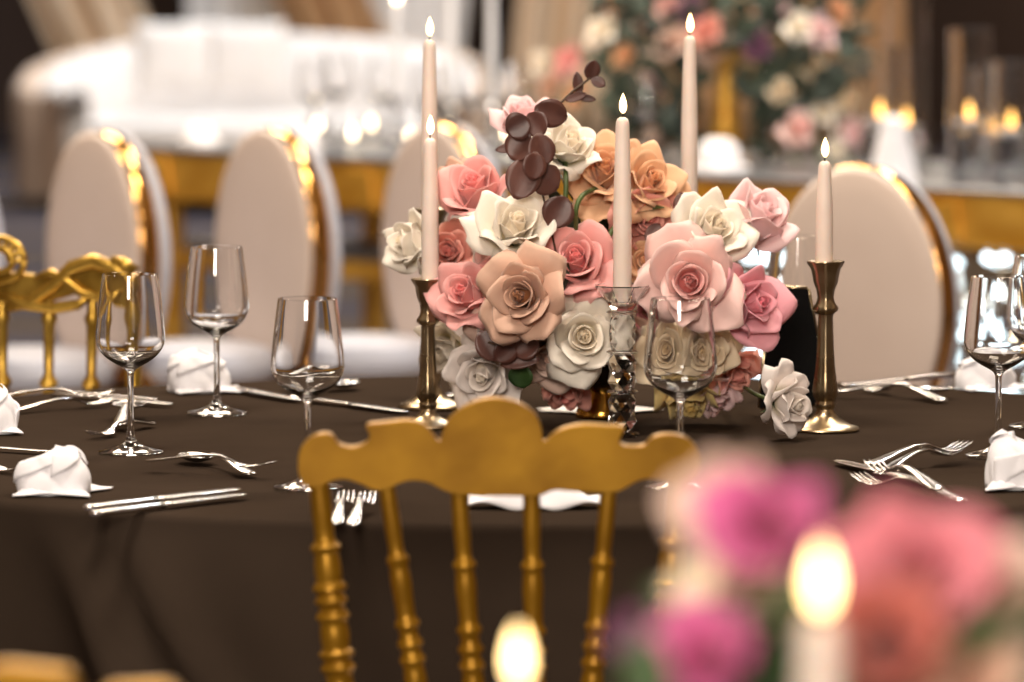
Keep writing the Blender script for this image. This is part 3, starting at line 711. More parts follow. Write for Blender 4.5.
# ================================================================ NAPKINS
def napkin(label, px, py, w, h, seed, tilt=0, rz=0, top=.35, wings=3):
    """rose-folded napkin: swirled body, wrapped bands and pointed corner flaps; w, h in pixels"""
    p = ground(px, py); p.z = .7515; s_ = p.y / FPX; r0 = w * s_ / 2 * .70; H = h * s_; r = random.Random(seed)
    t = thing('napkin', label, 'napkin', p, rz, 'folded white napkins on the brown table')
    a1, a2, a3 = (r.uniform(0, 6.28) for _ in range(3))
    def rad(th, v):
        base = r0 * (cos(min(v, .995) * pi / 2) ** .8) * (1 + .10 * sin(v * pi))
        base = max(base, r0 * .02)
        k = (abs(sin(1.5 * th + 3.2 * v + a1)) ** .6 - .6) * .16 + (abs(sin(2.5 * th - 2.5 * v + a2)) ** .5 - .6) * .07
        return base * (1 + k)
    def body(u, v):
        th = 2 * pi * u; q = rad(th, v); zt = H * sin(min(1, v) * pi / 2) ** (1.0 if top < .5 else .75) * (1 + .14 * sin(th + a3) * v)
        return Vector((q * cos(th) + tilt * zt, q * sin(th) * .85, zt))
    part(t, 'folded_body', MB().grid(body, 72, 26, closeu=True), M_napkin, mods=[SOL(.001)])
    for k in range(4):
        t0 = a1 + k * 1.6; z0 = .08 + .14 * k; sp = r.uniform(2.0, 3.0)
        def band(u, v, t0=t0, z0=z0, sp=sp, k=k):
            th = t0 + sp * u; vv = z0 + .55 * u + (.40 * (1 - .5 * u)) * (v - .3)
            vv = min(max(vv, .01), .84); b = body((th / (2 * pi)) % 1, vv)
            off = 1 + (.05 + .05 * k / 3) + .15 * v ** 2.5 * (1 - .5 * u)
            e = min(1, u * 6, (1 - u) * 6) ** .5
            off = 1 + (off - 1) * (.15 + .85 * e)
            return Vector((b.x * off, b.y * off, b.z + .0015 * k))
        part(t, 'wrapped_fold', MB().grid(band, 30, 6), M_napkin, mods=[SOL(.0014)])
    for k in range(wings):
        a = a2 * .2 + (pi if k == 0 else 0 if k == 1 else -pi / 2) + r.uniform(-.3, .3); ln = r0 * r.uniform(1.55, 1.9)
        def wing(u, v, a=a, ln=ln):
            q = 2 * u - 1; rr = r0 * .4 + (ln - r0 * .4) * v; wd = r0 * .75 * (1 - v) ** .75
            z = .0012 + H * .26 * (1 - v) * (1 - q * q) * abs(sin(3 * v + a)) + H * .05 * abs(sin(4 * q + a)) * (1 - v * .5)
            return (rr * cos(a) - q * wd * sin(a), rr * sin(a) + q * wd * cos(a), z)
        part(t, 'corner_flap', MB().grid(wing, 12, 12), M_napkin, mods=[SOL(.0012)])
    return t
napkin('rear left white napkin beside the first wine glass', 198, 392, 84, 38, 1)
napkin('white napkin cut by the left edge of the photo, behind the front left one', -4, 434, 58, 42, 2)
napkin('front left white napkin swirled like a rosette, in full view', 53, 494, 100, 42, 3, .05)
def cone_napkin():
    p = ground(536, 508); p.z = .7515
    t = thing('napkin', 'wide white napkin seen between the gold spindles of the near chair', 'napkin', p, 0, 'folded white napkins on the brown table')
    def sheet(sgn):
        def fn(u, v):
            q = 2 * u - 1; x = sgn * (.006 + .070 * v); w = .034 * (1 - .55 * v)
            return (x, q * w, .003 + (.026 - .018 * v) * (1 - abs(q) ** 1.6) + .004 * sin(6 * v + 3 * q))
        return fn
    for s in (-1, 1): part(t, 'corner_flap', MB().grid(sheet(s), 14, 14), M_napkin, mods=[SOL(.0014)])
    def mid(u, v):
        th = 2 * pi * u; q = .024 * (1 - .35 * v) * (1 + .12 * sin(3 * th + 4 * v)); return (q * cos(th), q * sin(th), .001 + .034 * v)
    part(t, 'folded_body', MB().grid(mid, 36, 8, closeu=True), M_napkin, mods=[SOL(.0014)])
    part(t, 'centre_knot', MB().lathe([(.0001, .024), (.010, .025), (.015, .030), (.012, .036), (.0001, .037)], 24, lobes=3, amp=.2), M_napkin)
cone_napkin()
napkin('upright white napkin at the right edge in front of the right wine glass', 1014, 489, 78, 50, 5, 0, 0, .6)
napkin('rear right white napkin by the table rim, behind the right wine glass', 985, 389, 80, 30, 6)

# ================================================================ NEAR GOLD CHAIR
def outline(pts, Y, ox, oy, sc): return [at(x / sc + ox, y / sc + oy, Y) for x, y in pts]
def smooth_poly(pts, n=3):
    out = []; m = len(pts)
    for i in range(m):
        p0, p1, p2, p3 = (Vector(pts[(i + k) % m]) for k in (-1, 0, 1, 2))
        for k in range(n):
            t = k / n
            out.append(.5 * ((2 * p1) + (p2 - p0) * t + (2 * p0 - 5 * p1 + 4 * p2 - p3) * t * t + (3 * p1 - p0 - 3 * p2 + p3) * t ** 3))
    return out
CRY = 5.8
crest = [(101, 172), (106, 142), (126, 119), (152, 109), (172, 113), (186, 131), (214, 138), (244, 128), (250, 112), (243, 92), (275, 87), (330, 82), (366, 92), (392, 124), (400, 118), (412, 84), (450, 52), (500, 36), (552, 42),
         (592, 66), (608, 96), (612, 124), (622, 122), (645, 103), (690, 91), (745, 93), (781, 96), (776, 112), (772, 128), (790, 136), (824, 134), (842, 117), (872, 111), (905, 116), (932, 138), (940, 172), (926, 200), (895, 214),
         (858, 206), (820, 206), (790, 220), (765, 232), (720, 233), (665, 230), (635, 228), (600, 240), (540, 240), (480, 240), (428, 236), (400, 226), (372, 212), (338, 208), (312, 214), (290, 226), (260, 228), (230, 214), (198, 205), (170, 209), (150, 220), (120, 222), (104, 200)]
def turned(mb, a, b, r, pat):
    """turned spindle from a (top) to b; pat = [(t, factor)]"""
    a, b = Vector(a), Vector(b); ln = (b - a).length
    mb.lathe([(.0001, 0)] + [(r * f, t * ln) for t, f in pat] + [(.0001, ln)], 20, Matrix.Translation(a) @ align(b - a))
def beads(zs, total, base0, base1):
    """smooth taper with ring beads at distances zs from the top and a vase swelling after the first ring"""
    out = []; n = 90
    for k in range(n + 1):
        d = total * k / n; t = d / total; f = base0 + (base1 - base0) * min(1, d / .28)
        f *= 1 - .12 * math.exp(-((d - zs[0] + .012) / .016) ** 2)
        f *= 1 + .16 * math.exp(-((d - zs[0] - .022) / .018) ** 2)
        for z in zs: f += .34 * math.exp(-((d - z) / .0042) ** 4)
        for j in range(2, len(zs)):
            m_ = (zs[j - 1] + zs[j]) / 2
            if zs[j] - zs[j - 1] > .03: f *= 1 + .15 * math.exp(-((d - m_) / .012) ** 2)
        out.append((t, f))
    return out
def near_chair():
    root = thing('banquet_chair', 'gold chair with scalloped crest seen from behind at the near side of the table', 'chair', (at(498, 500, CRY).x, CRY, 0))
    pts = [(p.x, p.z) for p in outline(crest, CRY, 250, 380, 2.0898)]
    pts = [(p[0], p[1]) for p in smooth_poly([Vector(q) for q in pts], 3)]
    part(root, 'crest_rail', MB().prism(pts, CRY - .011, CRY + .011), M_gold, world=True, mods=[BEV(.004, 3)])
    ln = [((144, 222), (187, 631), .0135, 1.0, 'post'), ((285, 224), (346, 631), .0098, 1, 'spindle'), ((436, 234), (466, 631), .0098, 1, 'spindle'), ((588, 236), (594, 631), .0098, 1, 'spindle'), ((750, 228), (716, 631), .0098, 1, 'spindle'), ((893, 212), (866, 631), .0135, 1.0, 'post')]
    for (x0, y0), (x1, y1), r, k, nm in ln:
        a = at(x0 / 2.0898 + 250, y0 / 2.0898 + 380, CRY); b = at(x1 / 2.0898 + 250, y1 / 2.0898 + 380, CRY); d = (b - a) / (a.z - b.z)
        zb = .47
        e = a + d * (a.z - zb); mb = MB(); tot = (e - a).length
        if nm == 'post': zs = [.066, .108, .121, .137, .176, .190, .215]
        else: zs = [.078, .145, .165, .182, .225, .240, .262]
        a.z += .004
        turned(mb, a, e, r, beads(zs, tot, .80 if nm == 'post' else .88, 1.18))
        part(root, 'back_post' if nm == 'post' else 'spindle', mb, M_gold, world=True)
        if nm == 'post':
            mb = MB(); turned(mb, e, Vector((e.x + d.x * .06, CRY - .03, .001)), r, [(0, 1.1), (.1, 1.2), (.12, 1.5), (.15, 1.2), (.5, 1.1), (.55, 1.4), (.6, 1.0), (1, .8)]); part(root, 'leg', mb, M_gold, world=True)
    xl = at(339, 682, CRY).x; xr = at(668, 682, CRY).x; xm = (xl + xr) / 2
    part(root, 'seat_frame', MB().box((xm, CRY + .115, .455), (xr - xl + .05, .24, .04)), M_gold, world=True, mods=[BEV(.01, 3)])
    part(root, 'seat_cushion', MB().box((xm, CRY + .125, .492), (xr - xl + .02, .21, .032)), M_napkin, world=True, mods=[BEV(.014, 4)])
    for s in (-1, 1):
        mb = MB(); turned(mb, Vector((xm + s * .15, CRY + .21, .436)), Vector((xm + s * .155, CRY + .215, .001)), .014, [(0, 1.3), (.1, 1.2), (.12, 1.5), (.15, 1.2), (.5, 1.1), (.55, 1.4), (.6, 1.0), (1, .8)]); part(root, 'leg', mb, M_gold, world=True)
near_chair()

# ================================================================ ORNATE GOLD CHAIR (left, beyond the table)
def ornate_chair(label, px, Y, rz, group=None, top=.955):
    x = at(px, 300, Y).x
    root = thing('ornate_chair', label, 'chair', (x, Y, 0), rz, group)
    W = .205
    z0 = top - .055
    part(root, 'crest_panel', MB().prism([(px_, pz) for px_, pz in [(-W, z0 - .035), (-W, z0 + .0), (-W * .85, z0 + .022), (-W * .6, z0 + .028), (-W * .38, z0 + .012), (0, z0 + .018), (W * .38, z0 + .012), (W * .6, z0 + .028), (W * .85, z0 + .022), (W, z0), (W, z0 - .035), (W * .8, z0 - .03), (W * .6, z0 - .012), (W * .4, z0 - .024), (0, z0 - .03), (-W * .4, z0 - .024), (-W * .6, z0 - .012), (-W * .8, z0 - .03)]], -.009, .009), M_antique, mods=[BEV(.004, 2)])
    for s in (-1, 1):
        mb = MB()
        mb.tube([(s * W * q, -.012, z0 + h) for q, h in ((.05, -.036), (.25, -.026), (.42, .0), (.56, .026), (.72, .036), (.88, .026), (1.0, .002), (1.05, -.022))], [.007, .009, .010, .011, .011, .010, .009, .006], 10)
        mb.tube([(s * W * q, -.014, z0 + h) for q, h in ((.86, .036), (.95, .034), (1.03, .024), (.99, .014), (.93, .020))], [.008, .009, .009, .008, .005], 8)
        mb.tube([(s * W * q, -.014, z0 + h) for q, h in ((.02, -.016), (.2, -.030), (.42, -.034), (.6, -.028), (.7, -.016))], [.006, .008, .009, .008, .004], 8)
        mb.tube([(s * W * q, -.014, z0 + h) for q, h in ((.28, .010), (.4, .018), (.52, .006), (.62, -.010), (.76, -.016), (.9, -.006))], [.004, .006, .007, .007, .006, .003], 8)
        part(root, 'scroll', mb, M_antique)
    mb = MB()
    for rr in (.040, .022):
        mb.tube([(rr * cos(k * pi / 12), -.012, z0 + .034 + rr * .8 * sin(k * pi / 12)) for k in range(25)], .0055, 8)
    for k in range(9):
        a = k * pi / 8; mb.tube([(.012 * cos(a), -.012, z0 + .034 + .012 * sin(a)), (.040 * cos(a), -.012, z0 + .034 + .034 * sin(a))], [.003, .005], 6)
    part(root, 'medallion', mb, M_antique)
    for xs in (-.69, -.36, -.0, .36, .69):
        mb = MB(); turned(mb, Vector((xs * W, 0, z0 - .02)), Vector((xs * W * .92, 0, .47)), .0095, [(0, .7), (.06, 1.0), (.08, 1.3), (.11, .9), (.30, .75), (.335, 1.5), (.36, 1.0), (.42, 1.25), (.6, 1.1), (.7, .8), (.72, 1.4), (.75, .8), (1, .9)]); part(root, 'spindle', mb, M_antique)
    for s in (-1, 1):
        mb = MB(); turned(mb, Vector((s * W * 1.0, 0, z0 - .012)), Vector((s * W * .95, 0, .001)), .0135, [(0, .9), (.04, 1.4), (.06, .9), (.18, .85), (.2, 1.3), (.22, .9), (.5, 1.2), (.52, 1.5), (.55, 1.1), (1, .8)])
        mb.lathe([(.0001, z0 - .012), (.012, z0 - .008), (.017, z0 + .004), (.013, z0 + .016), (.0001, z0 + .020)], 16, Matrix.Translation((s * W, 0, 0)))
        part(root, 'back_post', mb, M_antique)
        mb = MB(); turned(mb, Vector((s * .18, -.34, .44)), Vector((s * .19, -.35, .001)), .015, [(0, 1.3), (.1, 1.2), (.12, 1.5), (.15, 1.2), (.5, 1.1), (1, .8)]); part(root, 'leg', mb, M_antique)
    part(root, 'seat_frame', MB().box((0, -.17, .452), (.42, .36, .035)), M_antique, mods=[BEV(.008, 2)])
    part(root, 'seat_cushion', MB().box((0, -.17, .488), (.39, .34, .035)), M_napkin, mods=[BEV(.015, 3)])
    return root
ornate_chair('ornate gold chair with scroll crest and medallion at the far left of the table', 2, 8.25, -.30, top=.915)

# ================================================================ OVAL BACK CHAIRS
M_uph = varied(mat('taupe_leatherette', srgb(202, 184, 173), .55), srgb(196, 178, 167), srgb(207, 190, 179), 4, 2, .05, 60)
M_seat = varied(mat('white_leatherette', srgb(186, 188, 200), .5), srgb(182, 184, 196), srgb(191, 193, 204), 4, 2, .05, 60)
def oval_ring(a, b, y0, y1, rin, z, seg=56):
    mb = MB(); vs = []; fs = []
    sec = [(0, y0), (.006, y0 - .004), (.012, y0), (.014, (y0 + y1) / 2), (.012, y1), (.006, y1 + .004), (0, y1)]
    for i in range(seg):
        t = 2 * pi * i / seg
        for q, y in sec: vs.append(((a + q) * cos(t), y, z + (b + q) * sin(t)))
    m = len(sec)
    for i in range(seg):
        for k in range(m):
            p = i * m + k; r_ = i * m + (k + 1) % m; n = ((i + 1) % seg) * m
            fs.append((p, r_, n + (k + 1) % m, n + k))
    return mb.add(vs, fs)
def oval_pad(a, b, y, bulge, z):
    return MB().lathe([(1 * .0001, bulge), (.5, bulge * .93), (.8, bulge * .7), (.95, bulge * .35), (1.0, 0)], 48, Matrix.Translation((0, y, z)) @ Matrix(((a, 0, 0, 0), (0, 0, -1, 0), (0, b, 0, 0), (0, 0, 0, 1))))
def oval_chair(label, px, pyTop, Y, rz, group):
    x = at(px, 250, Y).x
    if 'oval' in first:
        return dup(first['oval'], (x, Y, 0), rz, label, group)
    root = thing('oval_back_chair', label, 'chair', (x, Y, 0), rz, group); first['oval'] = root
    zc, a, b = .705, .165, .235
    part(root, 'back_frame', oval_ring(a, b, -.022, .016, 0, zc), M_polish)
    part(root, 'back_panel', oval_pad(a + .010, b + .010, -.026, .014, zc), M_uph)
    m2 = MB().lathe([(.0001, -.05), (.5, -.048), (.85, -.040), (.97, -.026), (1.02, -.012), (1.0, 0)], 48, Matrix.Translation((0, 0, zc)) @ Matrix(((a + .006, 0, 0, 0), (0, 0, -1, 0), (0, b + .006, 0, 0), (0, 0, 0, 1)))); m2.v = [Vector((p.x, p.y + .022, p.z)) for p in m2.v]; m2.f = [list(reversed(f)) for f in m2.f]
    part(root, 'backrest_cushion', m2, M_seat)
    part(root, 'seat_cushion', MB().lathe([(.0001, .46), (.155, .46), (.168, .475), (.168, .50), (.155, .52), (.10, .53), (.0001, .535)], 40, Matrix.Translation((0, .205, 0))), M_seat)
    part(root, 'seat_frame', MB().lathe([(.0001, .41), (.158, .41), (.164, .415), (.164, .459), (.0001, .459)], 40, Matrix.Translation((0, .205, 0))), M_gold)
    for sx, sy in ((-1, .10), (1, .10), (-1, .31), (1, .31)):
        part(root, 'leg', MB().tube([(sx * .105, sy, .411), (sx * .115, sy + (sy - .205) * .2, .001)], [.022, .012], 8), M_gold)
    for s in (-1, 1): part(root, 'back_bracket', MB().tube([(s * .09, .0, zc - b * .86), (s * .09, .04, .47), (s * .09, .07, .43)], .011, 8), M_polish)
    return root
GO = 'oval back chairs at the head table'
oval_chair('leftmost full oval-backed chair, nearest the dark left wall', 104, 125, 11.0, -.95, GO)
oval_chair('second oval-backed chair from the left, behind the first wine glass', 274, 135, 11.15, -.95, GO)
oval_chair('oval-backed chair mostly hidden behind the left candles and roses', 442, 140, 11.3, -.95, GO)
oval_chair('oval-backed chair on the right, behind the right brass candlestick', 862, 160, 9.75, -.6, GO)
oval_chair('oval-backed chair whose rim just enters at the left edge of the photo', -62, 125, 10.85, -.95, GO)
# ================================================================ HEAD TABLE
M_tgold = varied(mat('hammered_gold_panel', srgb(214, 160, 60), .32, .45), srgb(190, 134, 40), srgb(230, 180, 80), 6, 4, .3, 12, (1, 1, 2), .02, (.2, .42))
M_ttop = varied(mat('smoked_mirror_top', srgb(120, 122, 128), .3, .6), srgb(108, 110, 116), srgb(132, 134, 138), 4, 2)
def mosaic():
    m = mat('mirror_mosaic', srgb(225, 232, 232), .12, 1)
    tc = N(m, 'ShaderNodeTexCoord'); v = N(m, 'ShaderNodeTexVoronoi'); v.inputs['Scale'].default_value = 14
    L(m, tc.outputs['Object'], v.inputs['Vector'])
    bp = N(m, 'ShaderNodeVectorMath', operation='SUBTRACT'); bp.inputs[1].default_value = (.5, .5, .5); L(m, v.outputs['Color'], bp.inputs[0])
    s = N(m, 'ShaderNodeVectorMath', operation='SCALE'); s.inputs['Scale'].default_value = .9; L(m, bp.outputs[0], s.inputs[0])
    g = N(m, 'ShaderNodeNewGeometry'); ad = N(m, 'ShaderNodeVectorMath', operation='ADD'); L(m, g.outputs['Normal'], ad.inputs[0]); L(m, s.outputs[0], ad.inputs[1])
    nm = N(m, 'ShaderNodeVectorMath', operation='NORMALIZE'); L(m, ad.outputs[0], nm.inputs[0]); L(m, nm.outputs[0], B(m).inputs['Normal'])
    return m
A = ground(140, 146); Bp = ground(1090, 194); dx = (Bp - A).normalized(); back = Vector((-dx.y, dx.x, 0)); ang = math.atan2(dx.y, dx.x); LT = (Bp - A).length
ht = thing('head_table', 'long gold fronted head table with smoked mirror top behind the oval chairs', 'table', (A.x, A.y, 0), ang)
DT = .85
part(ht, 'tabletop', MB().box((LT / 2, DT / 2, .743), (LT, DT, .014)), M_ttop, mods=[BEV(.003, 1)])
part(ht, 'apron', MB().box((LT / 2, .0 + .02, .6755), (LT - .02, .03, .12)), M_tgold, mods=[BEV(.004, 2)])
for k in range(9):
    x = .05 + (LT - .1) * k / 8
    part(ht, 'apron_block', MB().prism([(x - .06, .63), (x + .06, .63), (x + .045, .72), (x - .045, .72)], -.008, .006), M_tgold, mods=[BEV(.004, 2)])
part(ht, 'mirror_panel', MB().box((LT * .80, .06, .33), (LT * .36, .02, .56)), mosaic())
part(ht, 'lower_shelf', MB().box((LT * .28, .25, .50), (LT * .5, .35, .02)), M_ttop, mods=[BEV(.003, 1)])
part(ht, 'shelf_rail', MB().box((LT * .28, .06, .465), (LT * .5, .02, .05)), M_tgold, mods=[BEV(.004, 1)])
for x in (.05, LT * .55, LT * .62, LT - .05):
    for y in (.06, DT - .06): part(ht, 'leg', MB().box((x, y, .367), (.05, .05, .734)), M_tgold, mods=[BEV(.004, 1)])
HT = Matrix.Translation((A.x, A.y, 0)) @ Matrix.Rotation(ang, 4, 'Z')
def on_ht(px, depth, dz=.7505):
    """point on the head table: pixel column px, depth behind its front edge"""
    best = None
    for k in range(400):
        q = HT @ Vector((LT * k / 399, depth, dz)); pxx = 512 + q.x / (q.y * cos(TILT) + (CAMZ - q.z) * sin(TILT)) * FPX
        if best is None or abs(pxx - px) < best[0]: best = (abs(pxx - px), q)
    return best[1]

lp = thing('added_glow_points', 'added glowing points for bright glints before the mirrored front of the head table, right', 'added glow points', (A.x, A.y, 0), ang)  # rail and glowing beads are added to make bright blurred spots at the panel
rb = random.Random(4); cols = [emit('glow_cool', (.80, .93, 1, 1), 5), emit('glow_warm', (1, .80, .55, 1), 5), emit('glow_white', (1, .97, .92, 1), 6)]
part(lp, 'rail', MB().box((LT * .83, .035, .604), (LT * .34, .008, .008)), M_polish)
for k in range(84):
    q = 2 + (k % 14) / 13 * 1.0; x = LT * (.67 + .32 * (k % 14 + rb.uniform(-.3, .3)) / 13); z = .58 - .075 * (k // 14) + rb.uniform(-.02, .02)
    part(lp, 'glow_point', MB().lathe([(.0001, z - .012), (.009, z - .007), (.012, z), (.009, z + .007), (.0001, z + .012)], 10, Matrix.Translation((x, .035, 0))), cols[0 if rb.random() < .6 else rb.choice((1, 2))])
# ================================================================ CURVED SOFA
M_sofa = varied(mat('white_boucle', srgb(232, 228, 226), .85), srgb(226, 222, 220), srgb(237, 233, 231), 5, 3, .2, 60)
M_sofab = varied(mat('beige_sofa_back', srgb(222, 198, 178), .8), srgb(214, 190, 170), srgb(228, 206, 188), 5, 3, .2, 60)
SC = Vector((at(262, 60, 24.6).x, 24.3, 0))
so = thing('curved_sofa', 'curved white sofa with a wrap-round back at the rear left', 'sofa', SC)
AX, AY = 1.02, .9
def ell(t, k=1.0): return Vector((AX * k * cos(t), AY * k * sin(t), 0))
def sofa_wall(u, v, r0, r1, z0, z1f):
    t = pi * (1.22 - 1.44 * u) if False else R(212) - R(244) * u
    z1 = z1f(t); s_ = v * 4
    ring = [(r0, z0), (r0, z1 - .04), (r0 + (r1 - r0) * .3, z1), (r0 + (r1 - r0) * .7, z1), (r1, z1 - .04), (r1, z0)]
    x = v * 5; k = min(int(x), 4); f = x - k
    rr = ring[k][0] * (1 - f) + ring[k + 1][0] * f; z = ring[k][1] * (1 - f) + ring[k + 1][1] * f
    p = ell(t, rr); p.z = z; return p
hz = lambda t: .50 + .20 * max(0, sin(t) * .8 + .2)
part(so, 'back_shell', MB().grid(lambda u, v: sofa_wall(u, v, .93, 1.02, .06, lambda t: hz(t) + .01), 60, 10), M_sofab)
part(so, 'backrest', MB().grid(lambda u, v: sofa_wall(u, v, .80, .925, .30, lambda t: hz(t) + .015), 60, 10), M_sofa)
part(so, 'seat', MB().lathe([(.0001, .10), (.86, .10), (.88, .14), (.88, .33), (.85, .37), (.0001, .38)], 48, Matrix(((1, 0, 0, 0), (0, AY * .9, 0, -.05), (0, 0, 1, 0), (0, 0, 0, 1)))), M_sofa)
for a in (30, 90, 150, 210, 330): 
    q = ell(R(a), .8); part(so, 'leg', MB().tube([(q.x * .9, q.y * .85, .105), (q.x * .92, q.y * .87, 0.001)], .03, 10), M_polish)
def pillow(label, px, py, w, Y, tilt, rz=0):
    c = at(px, py, Y); c.z = max(c.z, .61); mb = MB(); w2 = w / 2
    for sg in (1, -1):
        def fn(u, v, sg=sg):
            x, z = 2 * u - 1, 2 * v - 1; e = (1 - x ** 4) * (1 - z ** 4)
            pin = 1 - .10 * (1 - abs(x)) * abs(z) ** 2 if False else 1 - .07 * (1 - x * x) * (z * z)
            pin2 = 1 - .07 * (1 - z * z) * (x * x)
            return (w2 * x * pin2, -sg * .075 * max(0, e) ** .55, w2 * z * pin)
        mb.grid(fn, 14, 14)
    o = link('pillow', mb.mesh('pillow', M_sofa), None, c); o.rotation_euler = (tilt, 0, rz); return tag(o, label, 'pillow', 'pillows on the curved sofa')
pillow('white pillow on the curved sofa, the left one of the two', 172, 60, .335, 24.55, -.18, .12)
pillow('white pillow on the curved sofa, the right one of the two', 246, 60, .335, 24.6, -.18, -.08)

# ================================================================ THINGS ON THE HEAD TABLE
M_white = mat('white_wax_background', srgb(240, 240, 244), .5)
def htcandle(label, px, depth, H, hh, fl=M_flame_hot):
    p = on_ht(px, depth)
    t = thing('crystal_candlestick', label.replace('lit white candle', 'slim crystal candlestick'), 'candle holder', p, 0, 'crystal candlesticks on the head table')
    part(t, 'crystal_stem', MB().lathe([(.0001, 0), (.035, 0), (.035, .006), (.012, .015), (.008, .03), (.014, hh * .3), (.008, hh * .4), (.014, hh * .6), (.008, hh * .8), (.02, hh - .005), (.02, hh), (.0001, hh)], 10, smooth=False), M_crystal)
    c = candle(label, p + Vector((0, 0, hh + .0005)), H, .012, .009, fl, 'white tapers on the head table', 1.1, M_white)
htcandle('lit white candle on the head table, left of the tall left candle', 397, .45, .24, .12)
htcandle('lit white candle on the head table, over the dark gap between the drapes', 492, .40, .30, .13)
htcandle('lit white candle on the head table, farthest back near the white drape', 452, .75, .34, .10)
def votive(label, px, depth, hot=True):
    p = on_ht(px, depth)
    t = thing('votive_candle', label, 'candle', p, 0, 'small votive candles on the head table')
    part(t, 'glass_cup', MB().lathe([(.0001, 0), (.024, 0), (.030, .05), (.029, .05), (.023, .006), (.0001, .006)], 20), M_glass)
    part(t, 'wax', MB().lathe([(.0001, .0065), (.021, .0065), (.0225, .022), (.0001, .023)], 20), M_white)
    part(t, 'flame', MB().lathe([(.0001, .024), (.005, .030), (.0055, .038), (.003, .048), (.0001, .054)], 12), M_flame_hot)
vs_ = [(318, .55, 'beside the background wine glass'), (352, .3, 'above the second oval chair'), (372, .7, 'far back behind the second oval chair'), (410, .25, 'just left of the tall left candle'), (448, .6, 'right of the tall left candle'), (466, .15, 'nearest the front edge, right of the left candles'), (508, .6, 'under the dark gap between the drapes'), (540, .3, 'left of the tall flowers')]
for px, d, s in vs_: votive('small glass votive on the head table ' + s, px, d)
def ht_glass(label, px, depth):
    p = on_ht(px, depth); dup(g0, p, 0, label, 'wine glasses on the head table')
for px, d, s in ((315, .35, 'wine glass on the head table in front of the curved sofa'), (338, .65, 'wine glass on the head table right of the two pillows'), (383, .5, 'wine glass on the head table left of the lit white taper'), (428, .3, 'wine glass on the head table hidden behind the left candles'), (475, .45, 'wine glass on the head table above the top left of the roses'), (520, .5, 'wine glass on the head table left of the background flowers'), (645, .2, 'wine glass on the head table between the centre and tallest candles'), (770, .55, 'wine glass on the head table right of the tallest candle')): ht_glass(s, px, d)
def ht_napkin(label, px, depth, w, h, seed):
    p = on_ht(px, depth); t = thing('napkin', label, 'napkin', p, 0, 'napkins on the head table'); r = random.Random(seed); a = r.uniform(0, 6)
    part(t, 'folded_body', MB().lathe([(.0001, 0), (w, 0), (w * .96, h * .4), (w * .8, h * .8), (w * .45, h), (.0001, h * .9)], 32, lobes=3, amp=.08), M_napkin)
    part(t, 'corner_flap', MB().lathe([(w * .6, .002), (w * 1.25, .004), (w * 1.2, .010), (w * .6, .02)], 24, lobes=4, amp=.12), M_napkin)
ht_napkin('white napkin on the head table right of the tallest candle', 718, .12, .055, .075, 1)
ht_napkin('small white napkin on the head table left end, in front of the sofa', 200, .15, .04, .05, 2)
ht_napkin('white napkin near the head table front edge, left of the curved seat', 300, .12, .045, .05, 3)
p = on_ht(893, .08); t = thing('napkin', 'tall white cone napkin standing on the head table before the glass cylinders', 'napkin', p, 0, 'napkins on the head table')
part(t, 'cone', MB().lathe([(.0001, 0), (.058, 0), (.050, .03), (.036, .09), (.024, .14), (.0001, .15)], 28, lobes=5, amp=.07), M_napkin)
# glass cylinders with floating candles
M_water = glass('water', (.93, .97, 1, 1), 1.33)
def cylinder(label, px, depth, r0, H, water):
    p = on_ht(px, depth); t = thing('cylinder_vase', label, 'vase', p, 0, 'glass cylinders with floating candles')
    part(t, 'glass_cylinder', MB().lathe([(.0001, 0), (r0, 0), (r0, H), (r0 - .001, H + .0006), (r0 - .002, H), (r0 - .002, .006), (.0001, .006)], 36), M_glass)
    part(t, 'water', MB().lathe([(.0001, .0065), (r0 - .0024, .0065), (r0 - .0024, water), (.0001, water)], 32), M_water)
    c = thing('floating_candle', label.replace('glass cylinder', 'floating candle in the glass cylinder'), 'candle', p + Vector((0, 0, water + .001)), 0, 'floating candles in the cylinders')
    part(c, 'wax', MB().lathe([(.0001, 0), (r0 * .5, 0), (r0 * .72, .012), (r0 * .7, .018), (.0001, .016)], 24), M_white)
    part(c, 'flame', MB().lathe([(.0001, .018), (.007, .026), (.008, .036), (.005, .048), (.0001, .060)], 12), M_fl2)
M_fl2 = emit('amber_flame', (1, .50, .12, 1), 4.5)
for px, d, r0, H, w, s in ((968, .10, .047, .345, .125, 'tall glass cylinder standing clear against the dark wall'), (905, .45, .050, .52, .085, 'tallest glass cylinder, behind the cone napkin'), (880, .20, .046, .30, .115, 'shorter glass cylinder left of the tallest one'), (1012, .25, .046, .27, .10, 'glass cylinder at the right edge of the photo'), (988, .50, .036, .24, .07, 'small glass cylinder between the two right ones')): cylinder(s, px, d, r0, H, w)

